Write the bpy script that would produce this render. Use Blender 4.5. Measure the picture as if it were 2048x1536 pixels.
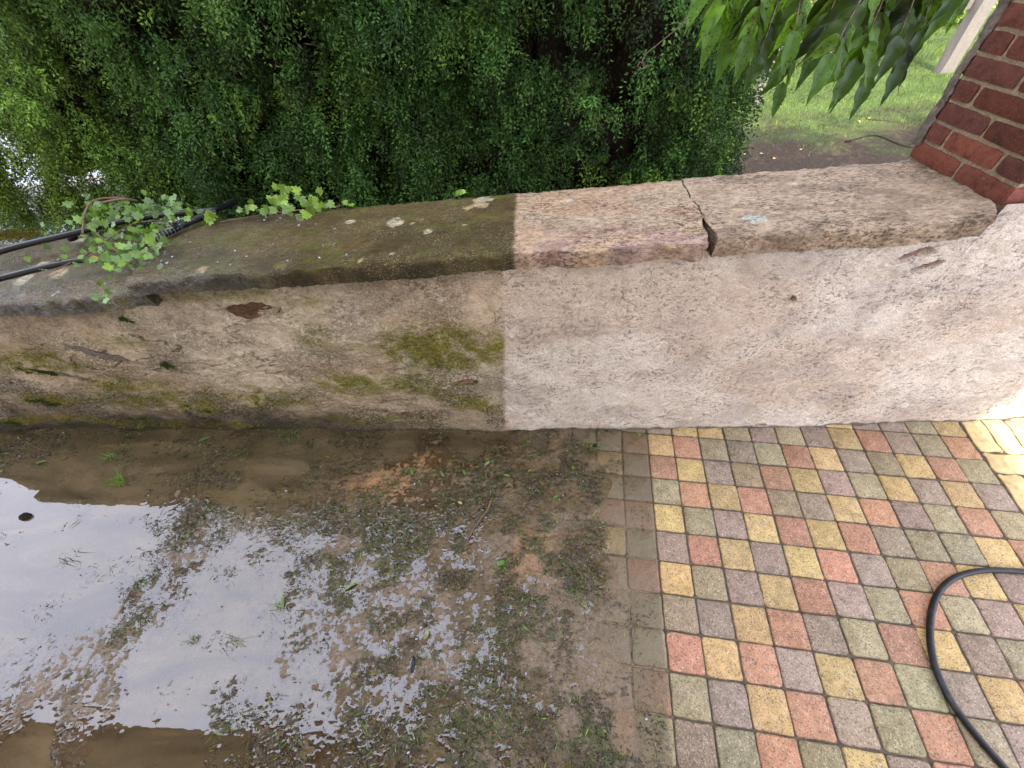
import bpy, math, random
import numpy as np
from mathutils import Matrix, Vector

for o in list(bpy.data.objects):
    bpy.data.objects.remove(o)
random.seed(5)
rng = np.random.default_rng(11)
scene = bpy.context.scene
col = scene.collection

# ------------------------------------------------------------------ camera
FPX = 815.6234                                    # focal length in pixels of a 2048 px wide frame
CAM = np.array([-0.1910066, -1.3637444, 1.9649607])
RW = np.array([[0.9979118, 0.0314957, -0.0563914],
               [-0.0133355, -0.7537819, -0.6569894],
               [-0.0631992, 0.6563695, -0.7517878]])   # rows: right, down, forward
cam_data = bpy.data.cameras.new('camera')
cam_data.sensor_width = 36.0
cam_data.lens = 36.0 * FPX / 2048.0
cam_data.clip_start = 0.02
cam_data.clip_end = 2000.0
cam = bpy.data.objects.new('camera', cam_data)
col.objects.link(cam)
cam.matrix_world = Matrix(((RW[0, 0], -RW[1, 0], -RW[2, 0], CAM[0]),
                           (RW[0, 1], -RW[1, 1], -RW[2, 1], CAM[1]),
                           (RW[0, 2], -RW[1, 2], -RW[2, 2], CAM[2]),
                           (0, 0, 0, 1)))
scene.camera = cam

# ------------------------------------------------------------------ sky, sun, exposure
SUN_EL, SUN_AZ = math.radians(44), math.radians(-2)     # the sun stands behind the house, azimuth from -Y
sun_vec = Vector((math.sin(SUN_AZ) * math.cos(SUN_EL), -math.cos(SUN_AZ) * math.cos(SUN_EL), math.sin(SUN_EL)))
world = bpy.data.worlds.new('World')
scene.world = world
world.use_nodes = True
wn, wl = world.node_tree.nodes, world.node_tree.links
wn.clear()
w_out = wn.new('ShaderNodeOutputWorld')
w_bg = wn.new('ShaderNodeBackground')
w_sky = wn.new('ShaderNodeTexSky')
w_sky.sky_type = 'NISHITA'
w_sky.sun_disc = False
w_sky.sun_elevation = SUN_EL
w_sky.sun_rotation = math.pi + SUN_AZ
w_sky.air_density, w_sky.dust_density, w_sky.ozone_density = 1.0, 2.0, 1.0
w_tc = wn.new('ShaderNodeTexCoord')
w_noise = wn.new('ShaderNodeTexNoise')
w_noise.inputs['Scale'].default_value = 1.6
w_noise.inputs['Detail'].default_value = 5
w_ramp = wn.new('ShaderNodeMapRange')
w_ramp.inputs[1].default_value, w_ramp.inputs[2].default_value = 0.30, 0.62
w_ramp.inputs[3].default_value, w_ramp.inputs[4].default_value = 0.82, 1.0
w_mix = wn.new('ShaderNodeMix')
w_mix.data_type = 'RGBA'
w_mix.inputs[7].default_value = (8.9, 9.3, 11.6, 1)       # thin bright cloud
w_bg.inputs['Strength'].default_value = 0.14
wl.new(w_tc.outputs['Generated'], w_noise.inputs['Vector'])
wl.new(w_noise.outputs['Fac'], w_ramp.inputs[0])
wl.new(w_ramp.outputs[0], w_mix.inputs[0])
wl.new(w_sky.outputs['Color'], w_mix.inputs[6])
wl.new(w_mix.outputs[2], w_bg.inputs['Color'])
wl.new(w_bg.outputs['Background'], w_out.inputs['Surface'])
sun_data = bpy.data.lights.new('sun', 'SUN')
sun_data.energy = 3.4
sun_data.angle = math.radians(0.6)
sun_data.color = (1.0, 0.94, 0.84)
sun = bpy.data.objects.new('sun', sun_data)
col.objects.link(sun)
sun.rotation_euler = (-sun_vec).to_track_quat('-Z', 'Y').to_euler()
scene.view_settings.view_transform = 'Standard'
scene.view_settings.look = 'None'
scene.view_settings.gamma = 1.0
scene.view_settings.use_curve_mapping = False
scene.view_settings.exposure = 2.06
scene.render.engine = 'CYCLES'
scene.cycles.max_bounces = 6
scene.cycles.transparent_max_bounces = 12
scene.cycles.use_denoising = True
scene.cycles.denoising_prefilter = 'NONE'


# ------------------------------------------------------------------ helpers: survey (photo point -> place)
def ray(u, v):
    return RW.T @ np.array([(u - 1024) / FPX, (v - 768) / FPX, 1.0])


def at_z(u, v, z=0.0):
    d = ray(u, v)
    return CAM + (z - CAM[2]) / d[2] * d


def at_y(u, v, y=0.0):
    d = ray(u, v)
    return CAM + (y - CAM[1]) / d[1] * d


def at_depth(u, v, s):
    return CAM + s * ray(u, v)


COP_A, COP_B = 1.1833, 0.043                       # the coping rises to the right


def at_coping(u, v, lift=0.0):
    d = ray(u, v)
    s = (COP_A + lift + COP_B * CAM[0] - CAM[2]) / (d[2] - COP_B * d[0])
    return CAM + s * d


# ------------------------------------------------------------------ helpers: noise
def _hash(ix, iy, seed):
    n = (ix * 374761393 + iy * 668265263 + seed * 974634777) & 0xFFFFFFFF
    n = ((n ^ (n >> 13)) * 1274126177) & 0xFFFFFFFF
    n ^= n >> 16
    return (n & 0xFFFF) / 65535.0


def vnoise(x, y, seed=0):
    x = np.asarray(x, float); y = np.asarray(y, float)
    ix = np.floor(x).astype(np.int64); iy = np.floor(y).astype(np.int64)
    fx = x - ix; fy = y - iy
    fx = fx * fx * fx * (fx * (fx * 6 - 15) + 10); fy = fy * fy * fy * (fy * (fy * 6 - 15) + 10)
    a = _hash(ix, iy, seed); b = _hash(ix + 1, iy, seed)
    c = _hash(ix, iy + 1, seed); d = _hash(ix + 1, iy + 1, seed)
    return (a * (1 - fx) + b * fx) * (1 - fy) + (c * (1 - fx) + d * fx) * fy


def fbm(x, y, seed=0, octaves=4, gain=0.5):
    x = np.asarray(x, float); y = np.asarray(y, float)
    s = 0; a = 1.0; t = 0
    for k in range(octaves):
        s = s + a * vnoise(x * 2 ** k + 17.3 * k, y * 2 ** k - 9.1 * k, seed + k)
        t += a; a *= gain
    return s / t


def sstep(a, b, x):
    t = np.clip((np.asarray(x, float) - a) / (b - a), 0, 1)
    return t * t * (3 - 2 * t)


def idw(px, py, pts, power=3.0):
    num = np.zeros_like(px); den = np.zeros_like(px)
    for (cx, cy, val) in pts:
        w = 1.0 / ((px - cx) ** 2 + (py - cy) ** 2 + 1e-4) ** (power / 2)
        num += w * val; den += w
    return num / den


# ------------------------------------------------------------------ helpers: objects
def mesh_np(name, V, F, mat=None, parent=None, attrs=None, smooth=True, tris=None):
    V = np.ascontiguousarray(V, np.float32)
    me = bpy.data.meshes.new(name)
    me.vertices.add(len(V)); me.vertices.foreach_set('co', V.ravel())
    F = np.ascontiguousarray(F, np.int32)
    k = F.shape[1]
    me.loops.add(F.size); me.loops.foreach_set('vertex_index', F.ravel())
    me.polygons.add(len(F))
    me.polygons.foreach_set('loop_start', np.arange(len(F), dtype=np.int32) * k)
    if smooth:
        me.polygons.foreach_set('use_smooth', np.ones(len(F), dtype=bool))
    me.update(calc_edges=True)
    if attrs:
        for an, arr in attrs.items():
            arr = np.asarray(arr, np.float32)
            if arr.ndim == 1:
                a = me.attributes.new(an, 'FLOAT', 'POINT'); a.data.foreach_set('value', np.ascontiguousarray(arr))
            else:
                if arr.shape[1] == 3:
                    arr = np.c_[arr, np.ones(len(arr), np.float32)]
                a = me.attributes.new(an, 'FLOAT_COLOR', 'POINT')
                a.data.foreach_set('color', np.ascontiguousarray(arr, np.float32).ravel())
    if mat:
        me.materials.append(mat)
    return link(name, me, parent)


def link(name, me, parent=None):
    o = bpy.data.objects.new(name, me)
    col.objects.link(o)
    if parent is not None:
        o.parent = parent
    return o


def poly_mesh(name, V, F, mat=None, smooth=False):
    me = bpy.data.meshes.new(name)
    me.from_pydata([tuple(map(float, v)) for v in V], [], F)
    if smooth:
        for p in me.polygons:
            p.use_smooth = True
    me.update()
    if mat:
        me.materials.append(mat)
    return me


def empty(name, loc=(0, 0, 0)):
    o = bpy.data.objects.new(name, None)
    o.empty_display_size = 0.05
    o.location = loc
    col.objects.link(o)
    return o


def tag(o, label=None, cat=None, group=None, kind=None):
    if label: o['label'] = label
    if cat: o['category'] = cat
    if group: o['group'] = group
    if kind: o['kind'] = kind
    return o


def grid_faces(nx, ny):
    i = np.arange(nx - 1)[None, :] + np.arange(ny - 1)[:, None] * nx
    i = i.ravel()
    return np.c_[i, i + 1, i + 1 + nx, i + nx]


def tube(name, pts, radii, mat, parent=None, n=10, attrs=None, cap=True, local=None):
    pts = np.asarray(pts, float)
    if np.isscalar(radii):
        radii = np.full(len(pts), radii)
    T = np.gradient(pts, axis=0)
    T /= np.linalg.norm(T, axis=1)[:, None] + 1e-12
    up = np.array([0.0, 0.0, 1.0])
    if abs(T[0] @ up) > 0.95:
        up = np.array([0.0, 1.0, 0.0])
    N = np.cross(T[0], up); N /= np.linalg.norm(N)
    V = []
    for k in range(len(pts)):
        N = N - T[k] * (N @ T[k]); N /= np.linalg.norm(N)
        B = np.cross(T[k], N)
        a = np.arange(n) / n * 2 * math.pi
        V.append(pts[k] + radii[k] * (np.cos(a)[:, None] * N + np.sin(a)[:, None] * B))
    V = np.concatenate(V)
    F = []
    for k in range(len(pts) - 1):
        for j in range(n):
            F.append((k * n + j, k * n + (j + 1) % n, (k + 1) * n + (j + 1) % n, (k + 1) * n + j))
    if cap:
        F.append(tuple(range(n))[::-1]); F.append(tuple(range((len(pts) - 1) * n, len(pts) * n)))
    me = poly_mesh(name, V, F, mat, True)
    return link(name, me, parent)


def spline(ctrl, n=40):
    P = np.asarray(ctrl, float)
    t = np.r_[0, np.cumsum(np.linalg.norm(np.diff(P, axis=0), axis=1))]
    m = np.zeros_like(P)
    for k in range(len(P)):
        a, b = max(k - 1, 0), min(k + 1, len(P) - 1)
        m[k] = (P[b] - P[a]) / (t[b] - t[a])
    out = []
    for s in np.linspace(0, t[-1], n):
        k = min(np.searchsorted(t, s, side='right') - 1, len(P) - 2)
        h = t[k + 1] - t[k]; u = (s - t[k]) / h
        out.append((2 * u**3 - 3 * u**2 + 1) * P[k] + (u**3 - 2 * u**2 + u) * h * m[k]
                   + (-2 * u**3 + 3 * u**2) * P[k + 1] + (u**3 - u**2) * h * m[k + 1])
    return np.array(out)


# ------------------------------------------------------------------ helpers: materials
class Mat:
    def __init__(self, name):
        self.m = bpy.data.materials.new(name)
        self.m.use_nodes = True
        self.t = self.m.node_tree
        self.t.nodes.clear()
        self.out = self.t.nodes.new('ShaderNodeOutputMaterial')

    def node(self, typ, **kw):
        n = self.t.nodes.new(typ)
        for k, v in kw.items():
            setattr(n, k, v)
        return n

    def put(self, sock, val):
        if isinstance(val, bpy.types.NodeSocket):
            self.t.links.new(val, sock)
        elif isinstance(val, (int, float)):
            if sock.type == 'RGBA':
                sock.default_value = (val, val, val, 1)
            elif sock.type == 'VECTOR':
                sock.default_value = (val, val, val)
            else:
                sock.default_value = val
        else:
            v = tuple(val)
            if sock.type == 'RGBA' and len(v) == 3:
                v = v + (1,)
            sock.default_value = v

    def pos(self):
        return self.node('ShaderNodeNewGeometry').outputs['Position']

    def scale_vec(self, vec, s):
        n = self.node('ShaderNodeVectorMath', operation='MULTIPLY')
        self.put(n.inputs[0], vec); n.inputs[1].default_value = s
        return n.outputs[0]

    def noise(self, scale, vec=None, detail=3, rough=0.55, dist=0.0, out='Fac'):
        n = self.node('ShaderNodeTexNoise')
        n.inputs['Scale'].default_value = scale
        n.inputs['Detail'].default_value = detail
        n.inputs['Roughness'].default_value = rough
        n.inputs['Distortion'].default_value = dist
        self.put(n.inputs['Vector'], vec if vec is not None else self.pos())
        return n.outputs[out]

    def voronoi(self, scale, vec=None, feature='F1', out='Distance', rand=1.0):
        n = self.node('ShaderNodeTexVoronoi', feature=feature)
        n.inputs['Scale'].default_value = scale
        n.inputs['Randomness'].default_value = rand
        self.put(n.inputs['Vector'], vec if vec is not None else self.pos())
        return n.outputs[out]

    def math(self, op, a, b=0.0, c=None, clamp=False):
        n = self.node('ShaderNodeMath', operation=op, use_clamp=clamp)
        self.put(n.inputs[0], a); self.put(n.inputs[1], b)
        if c is not None:
            self.put(n.inputs[2], c)
        return n.outputs[0]

    def rng(self, v, a, b, c=0.0, d=1.0, smooth=False):
        n = self.node('ShaderNodeMapRange')
        if smooth:
            n.interpolation_type = 'SMOOTHSTEP'
        self.put(n.inputs[0], v)
        for k, x in zip((1, 2, 3, 4), (a, b, c, d)):
            self.put(n.inputs[k], x)
        return n.outputs[0]

    def mix(self, f, a, b, mode='MIX'):
        n = self.node('ShaderNodeMix', data_type='RGBA', blend_type=mode)
        self.put(n.inputs[0], f); self.put(n.inputs[6], a); self.put(n.inputs[7], b)
        return n.outputs[2]

    def attr(self, name, out='Color'):
        return self.node('ShaderNodeAttribute', attribute_name=name).outputs[out]

    def sep(self, vec):
        n = self.node('ShaderNodeSeparateXYZ')
        self.put(n.inputs[0], vec)
        return n.outputs

    def bump(self, h, strength=0.5, dist=0.01, normal=None):
        n = self.node('ShaderNodeBump')
        n.inputs['Strength'].default_value = strength
        n.inputs['Distance'].default_value = dist
        self.put(n.inputs['Height'], h)
        if normal is not None:
            self.put(n.inputs['Normal'], normal)
        return n.outputs[0]

    def bsdf(self, color, rough=0.7, normal=None, spec=None, metallic=None):
        n = self.node('ShaderNodeBsdfPrincipled')
        self.put(n.inputs['Base Color'], color)
        self.put(n.inputs['Roughness'], rough)
        if normal is not None:
            self.put(n.inputs['Normal'], normal)
        if spec is not None:
            self.put(n.inputs['Specular IOR Level'], spec)
        if metallic is not None:
            self.put(n.inputs['Metallic'], metallic)
        return n.outputs[0]

    def shader_mix(self, f, a, b):
        n = self.node('ShaderNodeMixShader')
        self.put(n.inputs[0], f); self.put(n.inputs[1], a); self.put(n.inputs[2], b)
        return n.outputs[0]

    def done(self, sh):
        self.put(self.out.inputs['Surface'], sh)
        return self.m


def clean_mask(M, x0=0.435, slope=0.122):
    """1 on the side of the paving that has not been washed yet"""
    s = M.sep(M.pos())
    edge = M.math('MULTIPLY_ADD', s['Y'], slope, x0)
    n = M.math('MULTIPLY', M.math('SUBTRACT', M.noise(9, detail=3), 0.5), 0.03)
    return M.rng(M.math('ADD', M.math('SUBTRACT', edge, s['X']), n), -0.008, 0.012)


def make_paver_mat(name, speck=1.0, grain=260):
    M = Mat(name)
    base = M.node('ShaderNodeObjectInfo').outputs['Color']
    v = M.voronoi(grain, out='Color')
    r = M.sep(v)
    dark = M.rng(r['X'], 0.80, 0.86)
    lite = M.rng(r['Y'], 0.84, 0.90)
    blot = M.noise(28, detail=4)
    c = M.mix(1.0, base, M.rng(blot, 0.25, 0.75, 0.72, 1.22), 'MULTIPLY')
    c = M.mix(M.math('MULTIPLY', dark, 0.66 * speck), c, (0.065, 0.052, 0.038))
    c = M.mix(M.math('MULTIPLY', lite, 0.34 * speck), c, (0.52, 0.46, 0.37))
    stain = M.rng(M.noise(7.5, detail=5, rough=0.65), 0.52, 0.70)
    c = M.mix(M.math('MULTIPLY', stain, 0.42), c, M.mix(1.0, c, (0.46, 0.42, 0.33), 'MULTIPLY'))
    soil = M.math('MULTIPLY', M.attr('soiled', 'Fac'), M.rng(M.noise(55, detail=3), 0.30, 0.62, 0.25, 1.0))
    c = M.mix(M.math('MULTIPLY', soil, 0.8), c, (0.052, 0.038, 0.022))
    d = clean_mask(M)
    film = M.noise(5, detail=5)
    dirty = M.mix(M.rng(film, 0.3, 0.65, 0.28, 0.78), M.mix(1.0, c, (0.55, 0.52, 0.42), 'MULTIPLY'), (0.120, 0.095, 0.055))
    c = M.mix(d, c, dirty)
    damp = M.rng(M.noise(2.2, detail=3), 0.42, 0.68)
    rough = M.rng(d, 0, 1, M.rng(damp, 0, 1, 0.82, 0.62), 0.36)
    h = M.math('ADD', M.noise(grain, detail=2), M.math('MULTIPLY', M.noise(40, detail=3), 1.5))
    return M.done(M.bsdf(c, rough, M.bump(h, 0.55, 0.005), 0.28))


def make_joint_mat():
    M = Mat('joint_sand')
    n = M.noise(60, detail=5)
    c = M.mix(M.rng(n, 0.3, 0.7), (0.030, 0.022, 0.014), (0.11, 0.082, 0.05))
    g = M.rng(M.noise(6, detail=4), 0.55, 0.68)
    c = M.mix(M.math('MULTIPLY', g, 0.5), c, (0.03, 0.05, 0.012))
    return M.done(M.bsdf(c, 0.9, M.bump(n, 0.6, 0.006)))


def make_render_mat():
    M = Mat('old_render')
    p = M.pos()
    st = M.scale_vec(p, (1.0, 1.0, 1.35))
    c = M.attr('Col')
    grime = M.attr('grime', 'Fac')
    n1 = M.noise(26, st, 6, 0.72)
    c = M.mix(1.0, c, M.rng(n1, 0.28, 0.72, 0.78, 1.20), 'MULTIPLY')
    grain = M.noise(170, st, 3, 0.7)
    c = M.mix(1.0, c, M.rng(grain, 0.30, 0.70, 0.70, 1.28), 'MULTIPLY')
    zone = M.rng(M.noise(6.0, detail=4), 0.40, 0.62, 0.10, 1.0)
    n2 = M.noise(50, st, 6, 0.80)
    pit = M.math('MULTIPLY', M.rng(n2, 0.452, 0.395), zone)
    n3 = M.noise(88, M.scale_vec(p, (1.0, 1.0, 1.0)), 6, 0.85)
    black = M.math('MULTIPLY', M.rng(n3, 0.535, 0.465), grime)
    warp = M.node('ShaderNodeVectorMath', operation='ADD')
    M.put(warp.inputs[0], st)
    M.put(warp.inputs[1], M.scale_vec(M.noise(11, detail=5, out='Color'), (0.22, 0.22, 0.22)))
    cr = M.voronoi(3.0, warp.outputs[0], 'DISTANCE_TO_EDGE')
    crack = M.math('MULTIPLY', M.rng(cr, 0.0, 0.009, 1.0, 0.0), M.rng(M.noise(4.3, detail=3), 0.56, 0.62))
    c = M.mix(M.math('MULTIPLY', pit, 0.70), c, (0.110, 0.076, 0.048))
    c = M.mix(M.math('MULTIPLY', black, 0.86), c, (0.040, 0.034, 0.015))
    c = M.mix(M.math('MULTIPLY', crack, 0.75), c, (0.055, 0.036, 0.022))
    h = M.math('ADD', M.math('MULTIPLY', n2, 1.3), M.math('MULTIPLY', grain, 0.35))
    h = M.math('SUBTRACT', h, M.math('MULTIPLY', M.math('ADD', pit, crack), 0.45))
    h = M.math('SUBTRACT', h, M.math('MULTIPLY', black, 0.3))
    return M.done(M.bsdf(c, 0.90, M.bump(h, 0.9, 0.010), 0.25))


def make_stone_mat():
    M = Mat('coping_sandstone')
    p = M.pos()
    st = M.scale_vec(p, (0.8, 1.5, 1.5))
    c = M.attr('Col')
    wet = M.attr('wet', 'Fac')
    grime = M.attr('grime', 'Fac')
    n1 = M.noise(30, st, 6, 0.7)
    c = M.mix(1.0, c, M.rng(n1, 0.25, 0.75, 0.50, 1.50), 'MULTIPLY')
    sp = M.noise(66, st, 6, 0.8)
    zone = M.rng(M.noise(7, detail=4), 0.38, 0.62, 0.40, 1.0)
    dark = M.math('MULTIPLY', M.rng(sp, 0.49, 0.56), zone)
    c = M.mix(M.math('MULTIPLY', dark, 0.86), c, (0.050, 0.034, 0.022))
    lite = M.math('MULTIPLY', M.rng(M.noise(150, st, 4, 0.75), 0.555, 0.62), M.rng(M.noise(9, detail=4), 0.38, 0.60))
    c = M.mix(M.math('MULTIPLY', lite, M.math('MULTIPLY', grime, 0.9)), c, (0.30, 0.255, 0.15))
    h = M.math('ADD', M.noise(45, st, 6, 0.72), M.math('MULTIPLY', sp, 0.4))
    rough = M.math('SUBTRACT', 0.86, M.math('MULTIPLY', wet, M.rng(n1, 0.3, 0.6, 0.45, 0.72)))
    return M.done(M.bsdf(c, rough, M.bump(h, 1.0, 0.014), M.rng(wet, 0, 1, 0.10, 0.6)))


def make_brick_mat():
    M = Mat('fired_brick')
    base = M.node('ShaderNodeObjectInfo').outputs['Color']
    n = M.noise(30, detail=6, rough=0.7)
    c = M.mix(1.0, base, M.rng(n, 0.25, 0.75, 0.62, 1.35), 'MULTIPLY')
    blk = M.rng(M.noise(13, detail=5, rough=0.7), 0.55, 0.68)
    c = M.mix(M.math('MULTIPLY', blk, 0.65), c, (0.030, 0.016, 0.012))
    grit = M.rng(M.noise(230, detail=2), 0.66, 0.72)
    c = M.mix(M.math('MULTIPLY', grit, 0.45), c, (0.40, 0.30, 0.22))
    h = M.math('ADD', M.noise(120, detail=5, rough=0.7), M.math('MULTIPLY', n, 1.2))
    return M.done(M.bsdf(c, 0.80, M.bump(h, 0.65, 0.006), 0.15))


def make_simple(name, c1, c2, scale=40, rough=0.8, bump=0.4, dist=0.006, spec=0.4, stretch=None, lo=0.3, hi=0.7, detail=5):
    M = Mat(name)
    vec = M.scale_vec(M.pos(), stretch) if stretch else None
    n = M.noise(scale, vec, detail, 0.65)
    c = M.mix(M.rng(n, lo, hi), c1, c2)
    return M.done(M.bsdf(c, rough, M.bump(n, bump, dist), spec))


def make_leaf_mat(name, rough=0.45, trans=0.3, tint=(1.25, 1.35, 0.5), attr=True, spots=0.0, base=None, spec=0.4):
    M = Mat(name)
    c = M.attr('Col') if attr else (M.node('ShaderNodeObjectInfo').outputs['Color'] if base is None else base)
    if not attr:
        c = M.mix(1.0, c, M.rng(M.noise(45, detail=4), 0.3, 0.7, 0.78, 1.22), 'MULTIPLY')
    if spots:
        s = M.rng(M.noise(210, detail=3, rough=0.6), 0.56, 0.61)
        z = M.rng(M.noise(20, detail=2), 0.36, 0.50)
        c = M.mix(M.math('MULTIPLY', M.math('MULTIPLY', s, z), spots), c, (0.035, 0.030, 0.008))
    d = M.bsdf(c, rough, None, spec)
    t = M.node('ShaderNodeBsdfTranslucent')
    M.put(t.inputs['Color'], M.mix(1.0, c, tint, 'MULTIPLY'))
    return M.done(M.shader_mix(trans, d, t.outputs[0]))


def make_attr_mat(name, rough=0.6, spec=0.4):
    M = Mat(name)
    return M.done(M.bsdf(M.attr('Col'), rough, None, spec))


def make_mud_mat():
    M = Mat('wet_silt')
    c = M.attr('Col')
    c = M.mix(1.0, c, M.rng(M.noise(60, detail=5, rough=0.7), 0.25, 0.75, 0.72, 1.28), 'MULTIPLY')
    g = M.sep(M.voronoi(240, out='Color'))
    c = M.mix(M.math('MULTIPLY', M.rng(g['X'], 0.90, 0.95), 0.30), c, (0.24, 0.18, 0.115))
    c = M.mix(M.math('MULTIPLY', M.rng(g['Y'], 0.86, 0.92), 0.6), c, (0.045, 0.034, 0.022))
    h = M.math('ADD', M.noise(190, detail=3), M.math('MULTIPLY', M.noise(60, detail=4), 1.4))
    rough = M.rng(M.noise(14, detail=4), 0.35, 0.65, 0.16, 0.42)
    return M.done(M.bsdf(c, rough, M.bump(h, 0.40, 0.004), 0.22))


def make_water_mat():
    M = Mat('muddy_water')
    depth = M.attr('depth', 'Fac')
    a = M.math('SUBTRACT', 1.0, M.math('POWER', 2.71828, M.math('MULTIPLY', depth, -430.0)), clamp=True)
    p = M.pos()
    swirl = M.noise(3.2, M.scale_vec(p, (0.55, 1.7, 1.0)), 5, 0.6, 1.4)
    murk = M.mix(M.rng(swirl, 0.34, 0.66), (0.050, 0.039, 0.018), (0.120, 0.088, 0.043))
    tr = M.node('ShaderNodeBsdfTransparent')
    M.put(tr.inputs['Color'], (0.80, 0.72, 0.58))
    df = M.node('ShaderNodeBsdfDiffuse')
    M.put(df.inputs['Color'], murk)
    body = M.shader_mix(M.math('MULTIPLY', a, 0.97), tr.outputs[0], df.outputs[0])
    fr = M.node('ShaderNodeFresnel')
    fr.inputs['IOR'].default_value = 1.75
    gl = M.node('ShaderNodeBsdfGlossy')
    gl.inputs['Roughness'].default_value = 0.008
    return M.done(M.shader_mix(fr.outputs[0], body, gl.outputs[0]))


MAT = {
    'paver': make_paver_mat('speckled_concrete_paver'),
    'yellow': make_paver_mat('smooth_yellow_paver', 0.16, 200),
    'joint': make_joint_mat(),
    'render': make_render_mat(),
    'stone': make_stone_mat(),
    'brick': make_brick_mat(),
    'mortar': make_simple('sandy_mortar', (0.15, 0.11, 0.062), (0.33, 0.25, 0.15), 110, 0.95, 0.8, 0.006),
    'grey_mortar': make_simple('grey_mortar_smear', (0.075, 0.060, 0.048), (0.20, 0.165, 0.13), 45, 0.95, 0.8, 0.008),
    'rust_stone': make_simple('rusty_rubble_stone', (0.040, 0.020, 0.011), (0.15, 0.074, 0.034), 38, 0.8, 0.9, 0.012),
    'grey_stone': make_simple('grey_rubble_stone', (0.07, 0.062, 0.05), (0.22, 0.195, 0.16), 38, 0.8, 0.9, 0.012),
    'pink_stone': make_simple('pink_rubble_stone', (0.16, 0.085, 0.06), (0.32, 0.20, 0.14), 45, 0.85, 0.9, 0.010),
    'box_leaf': make_leaf_mat('box_hedge_leaf', 0.50, 0.22, spec=0.18),
    'conifer': make_leaf_mat('conifer_leaf', 0.6, 0.15),
    'ivy_leaf': make_leaf_mat('ivy_leaf', 0.38, 0.33, attr=False),
    'wisteria': make_leaf_mat('wisteria_leaflet', 0.40, 0.42, spec=0.22, tint=(1.4, 1.6, 0.30), attr=False, spots=0.95),
    'shrub_leaf': make_leaf_mat('shrub_leaf', 0.5, 0.4),
    'grass': make_leaf_mat('grass_blade', 0.5, 0.35),
    'scrap': make_leaf_mat('plant_scrap', 0.30, 0.12),
    'twig': make_simple('dry_twig', (0.060, 0.036, 0.020), (0.17, 0.105, 0.060), 60, 0.8, 0.6, 0.003),
    'dark_twig': make_simple('dark_branch', (0.008, 0.006, 0.004), (0.030, 0.021, 0.013), 50, 0.9, 0.6, 0.003, 0.1),  # near black, so the hedge core reads as deep shade
    'wood': make_simple('weathered_timber', (0.070, 0.056, 0.042), (0.21, 0.18, 0.145), 30, 0.85, 0.8, 0.008, stretch=(9, 9, 0.7)),
    'black': make_simple('black_rubber', (0.004, 0.004, 0.0045), (0.040, 0.036, 0.030), 34, 0.45, 0.3, 0.002, 0.3, lo=0.50, hi=0.85),
    'black_pipe': make_simple('black_pipe_plastic', (0.004, 0.004, 0.0045), (0.010, 0.010, 0.011), 40, 0.33, 0.15, 0.002, 0.4),
    'wire': make_simple('grey_wire', (0.25, 0.25, 0.26), (0.42, 0.42, 0.43), 90, 0.5, 0.1, 0.001),
    'mud': make_mud_mat(),
    'water': make_water_mat(),
    'moss': make_attr_mat('moss', 0.95, 0.1),
    'grit': make_attr_mat('grit', 0.5, 0.4),
    'plaster': make_simple('cream_plaster', (0.70, 0.59, 0.43), (0.80, 0.69, 0.53), 8, 0.9, 0.2, 0.004),
    'roof': make_simple('roof_tile', (0.16, 0.07, 0.045), (0.30, 0.13, 0.08), 12, 0.85, 0.4, 0.01),
    'path': make_simple('pale_paving', (0.13, 0.12, 0.115), (0.20, 0.18, 0.17), 18, 0.85, 0.3, 0.004),
    'blue_board': make_simple('blue_grey_board', (0.17, 0.21, 0.27), (0.34, 0.38, 0.44), 20, 0.7, 0.3, 0.003, stretch=(4, 4, 0.5)),
    'glass': make_simple('window_glass', (0.03, 0.035, 0.04), (0.04, 0.045, 0.05), 5, 0.05, 0.0, 0.001, 0.6),
}


def make_lawn_mat():
    M = Mat('lawn_ground')
    s = M.sep(M.pos())
    n = M.noise(1.6, detail=5)
    soil = M.mix(M.rng(M.noise(30, detail=6, rough=0.75), 0.3, 0.7), (0.016, 0.011, 0.007), (0.055, 0.038, 0.025))
    green = M.mix(M.rng(M.noise(22, detail=5), 0.3, 0.7), (0.025, 0.045, 0.010), (0.075, 0.105, 0.026))
    f = M.rng(M.math('ADD', s['Y'], M.math('MULTIPLY', M.math('SUBTRACT', n, 0.5), 4.2)), 5.0, 7.0)
    c = M.mix(f, soil, green)
    return M.done(M.bsdf(c, 0.95, M.bump(M.noise(40, detail=5), 0.8, 0.03), 0.05))


MAT['lawn'] = make_lawn_mat()

# ------------------------------------------------------------------ house behind the camera (shades the patio)
house = empty('house', (-4.0, -3.2, 0))
tag(house, 'cream plastered house whose eaves shade the patio', 'house')


def box_mesh(name, x0, x1, y0, y1, z0, z1, mat, parent=None, off=(0, 0, 0)):
    V = [(x, y, z) for z in (z0, z1) for y in (y0, y1) for x in (x0, x1)]
    V = [(a - off[0], b - off[1], c - off[2]) for a, b, c in V]
    F = [(0, 2, 3, 1), (4, 5, 7, 6), (0, 1, 5, 4), (2, 6, 7, 3), (0, 4, 6, 2), (1, 3, 7, 5)]
    return link(name, poly_mesh(name, V, F, mat), parent)


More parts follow.
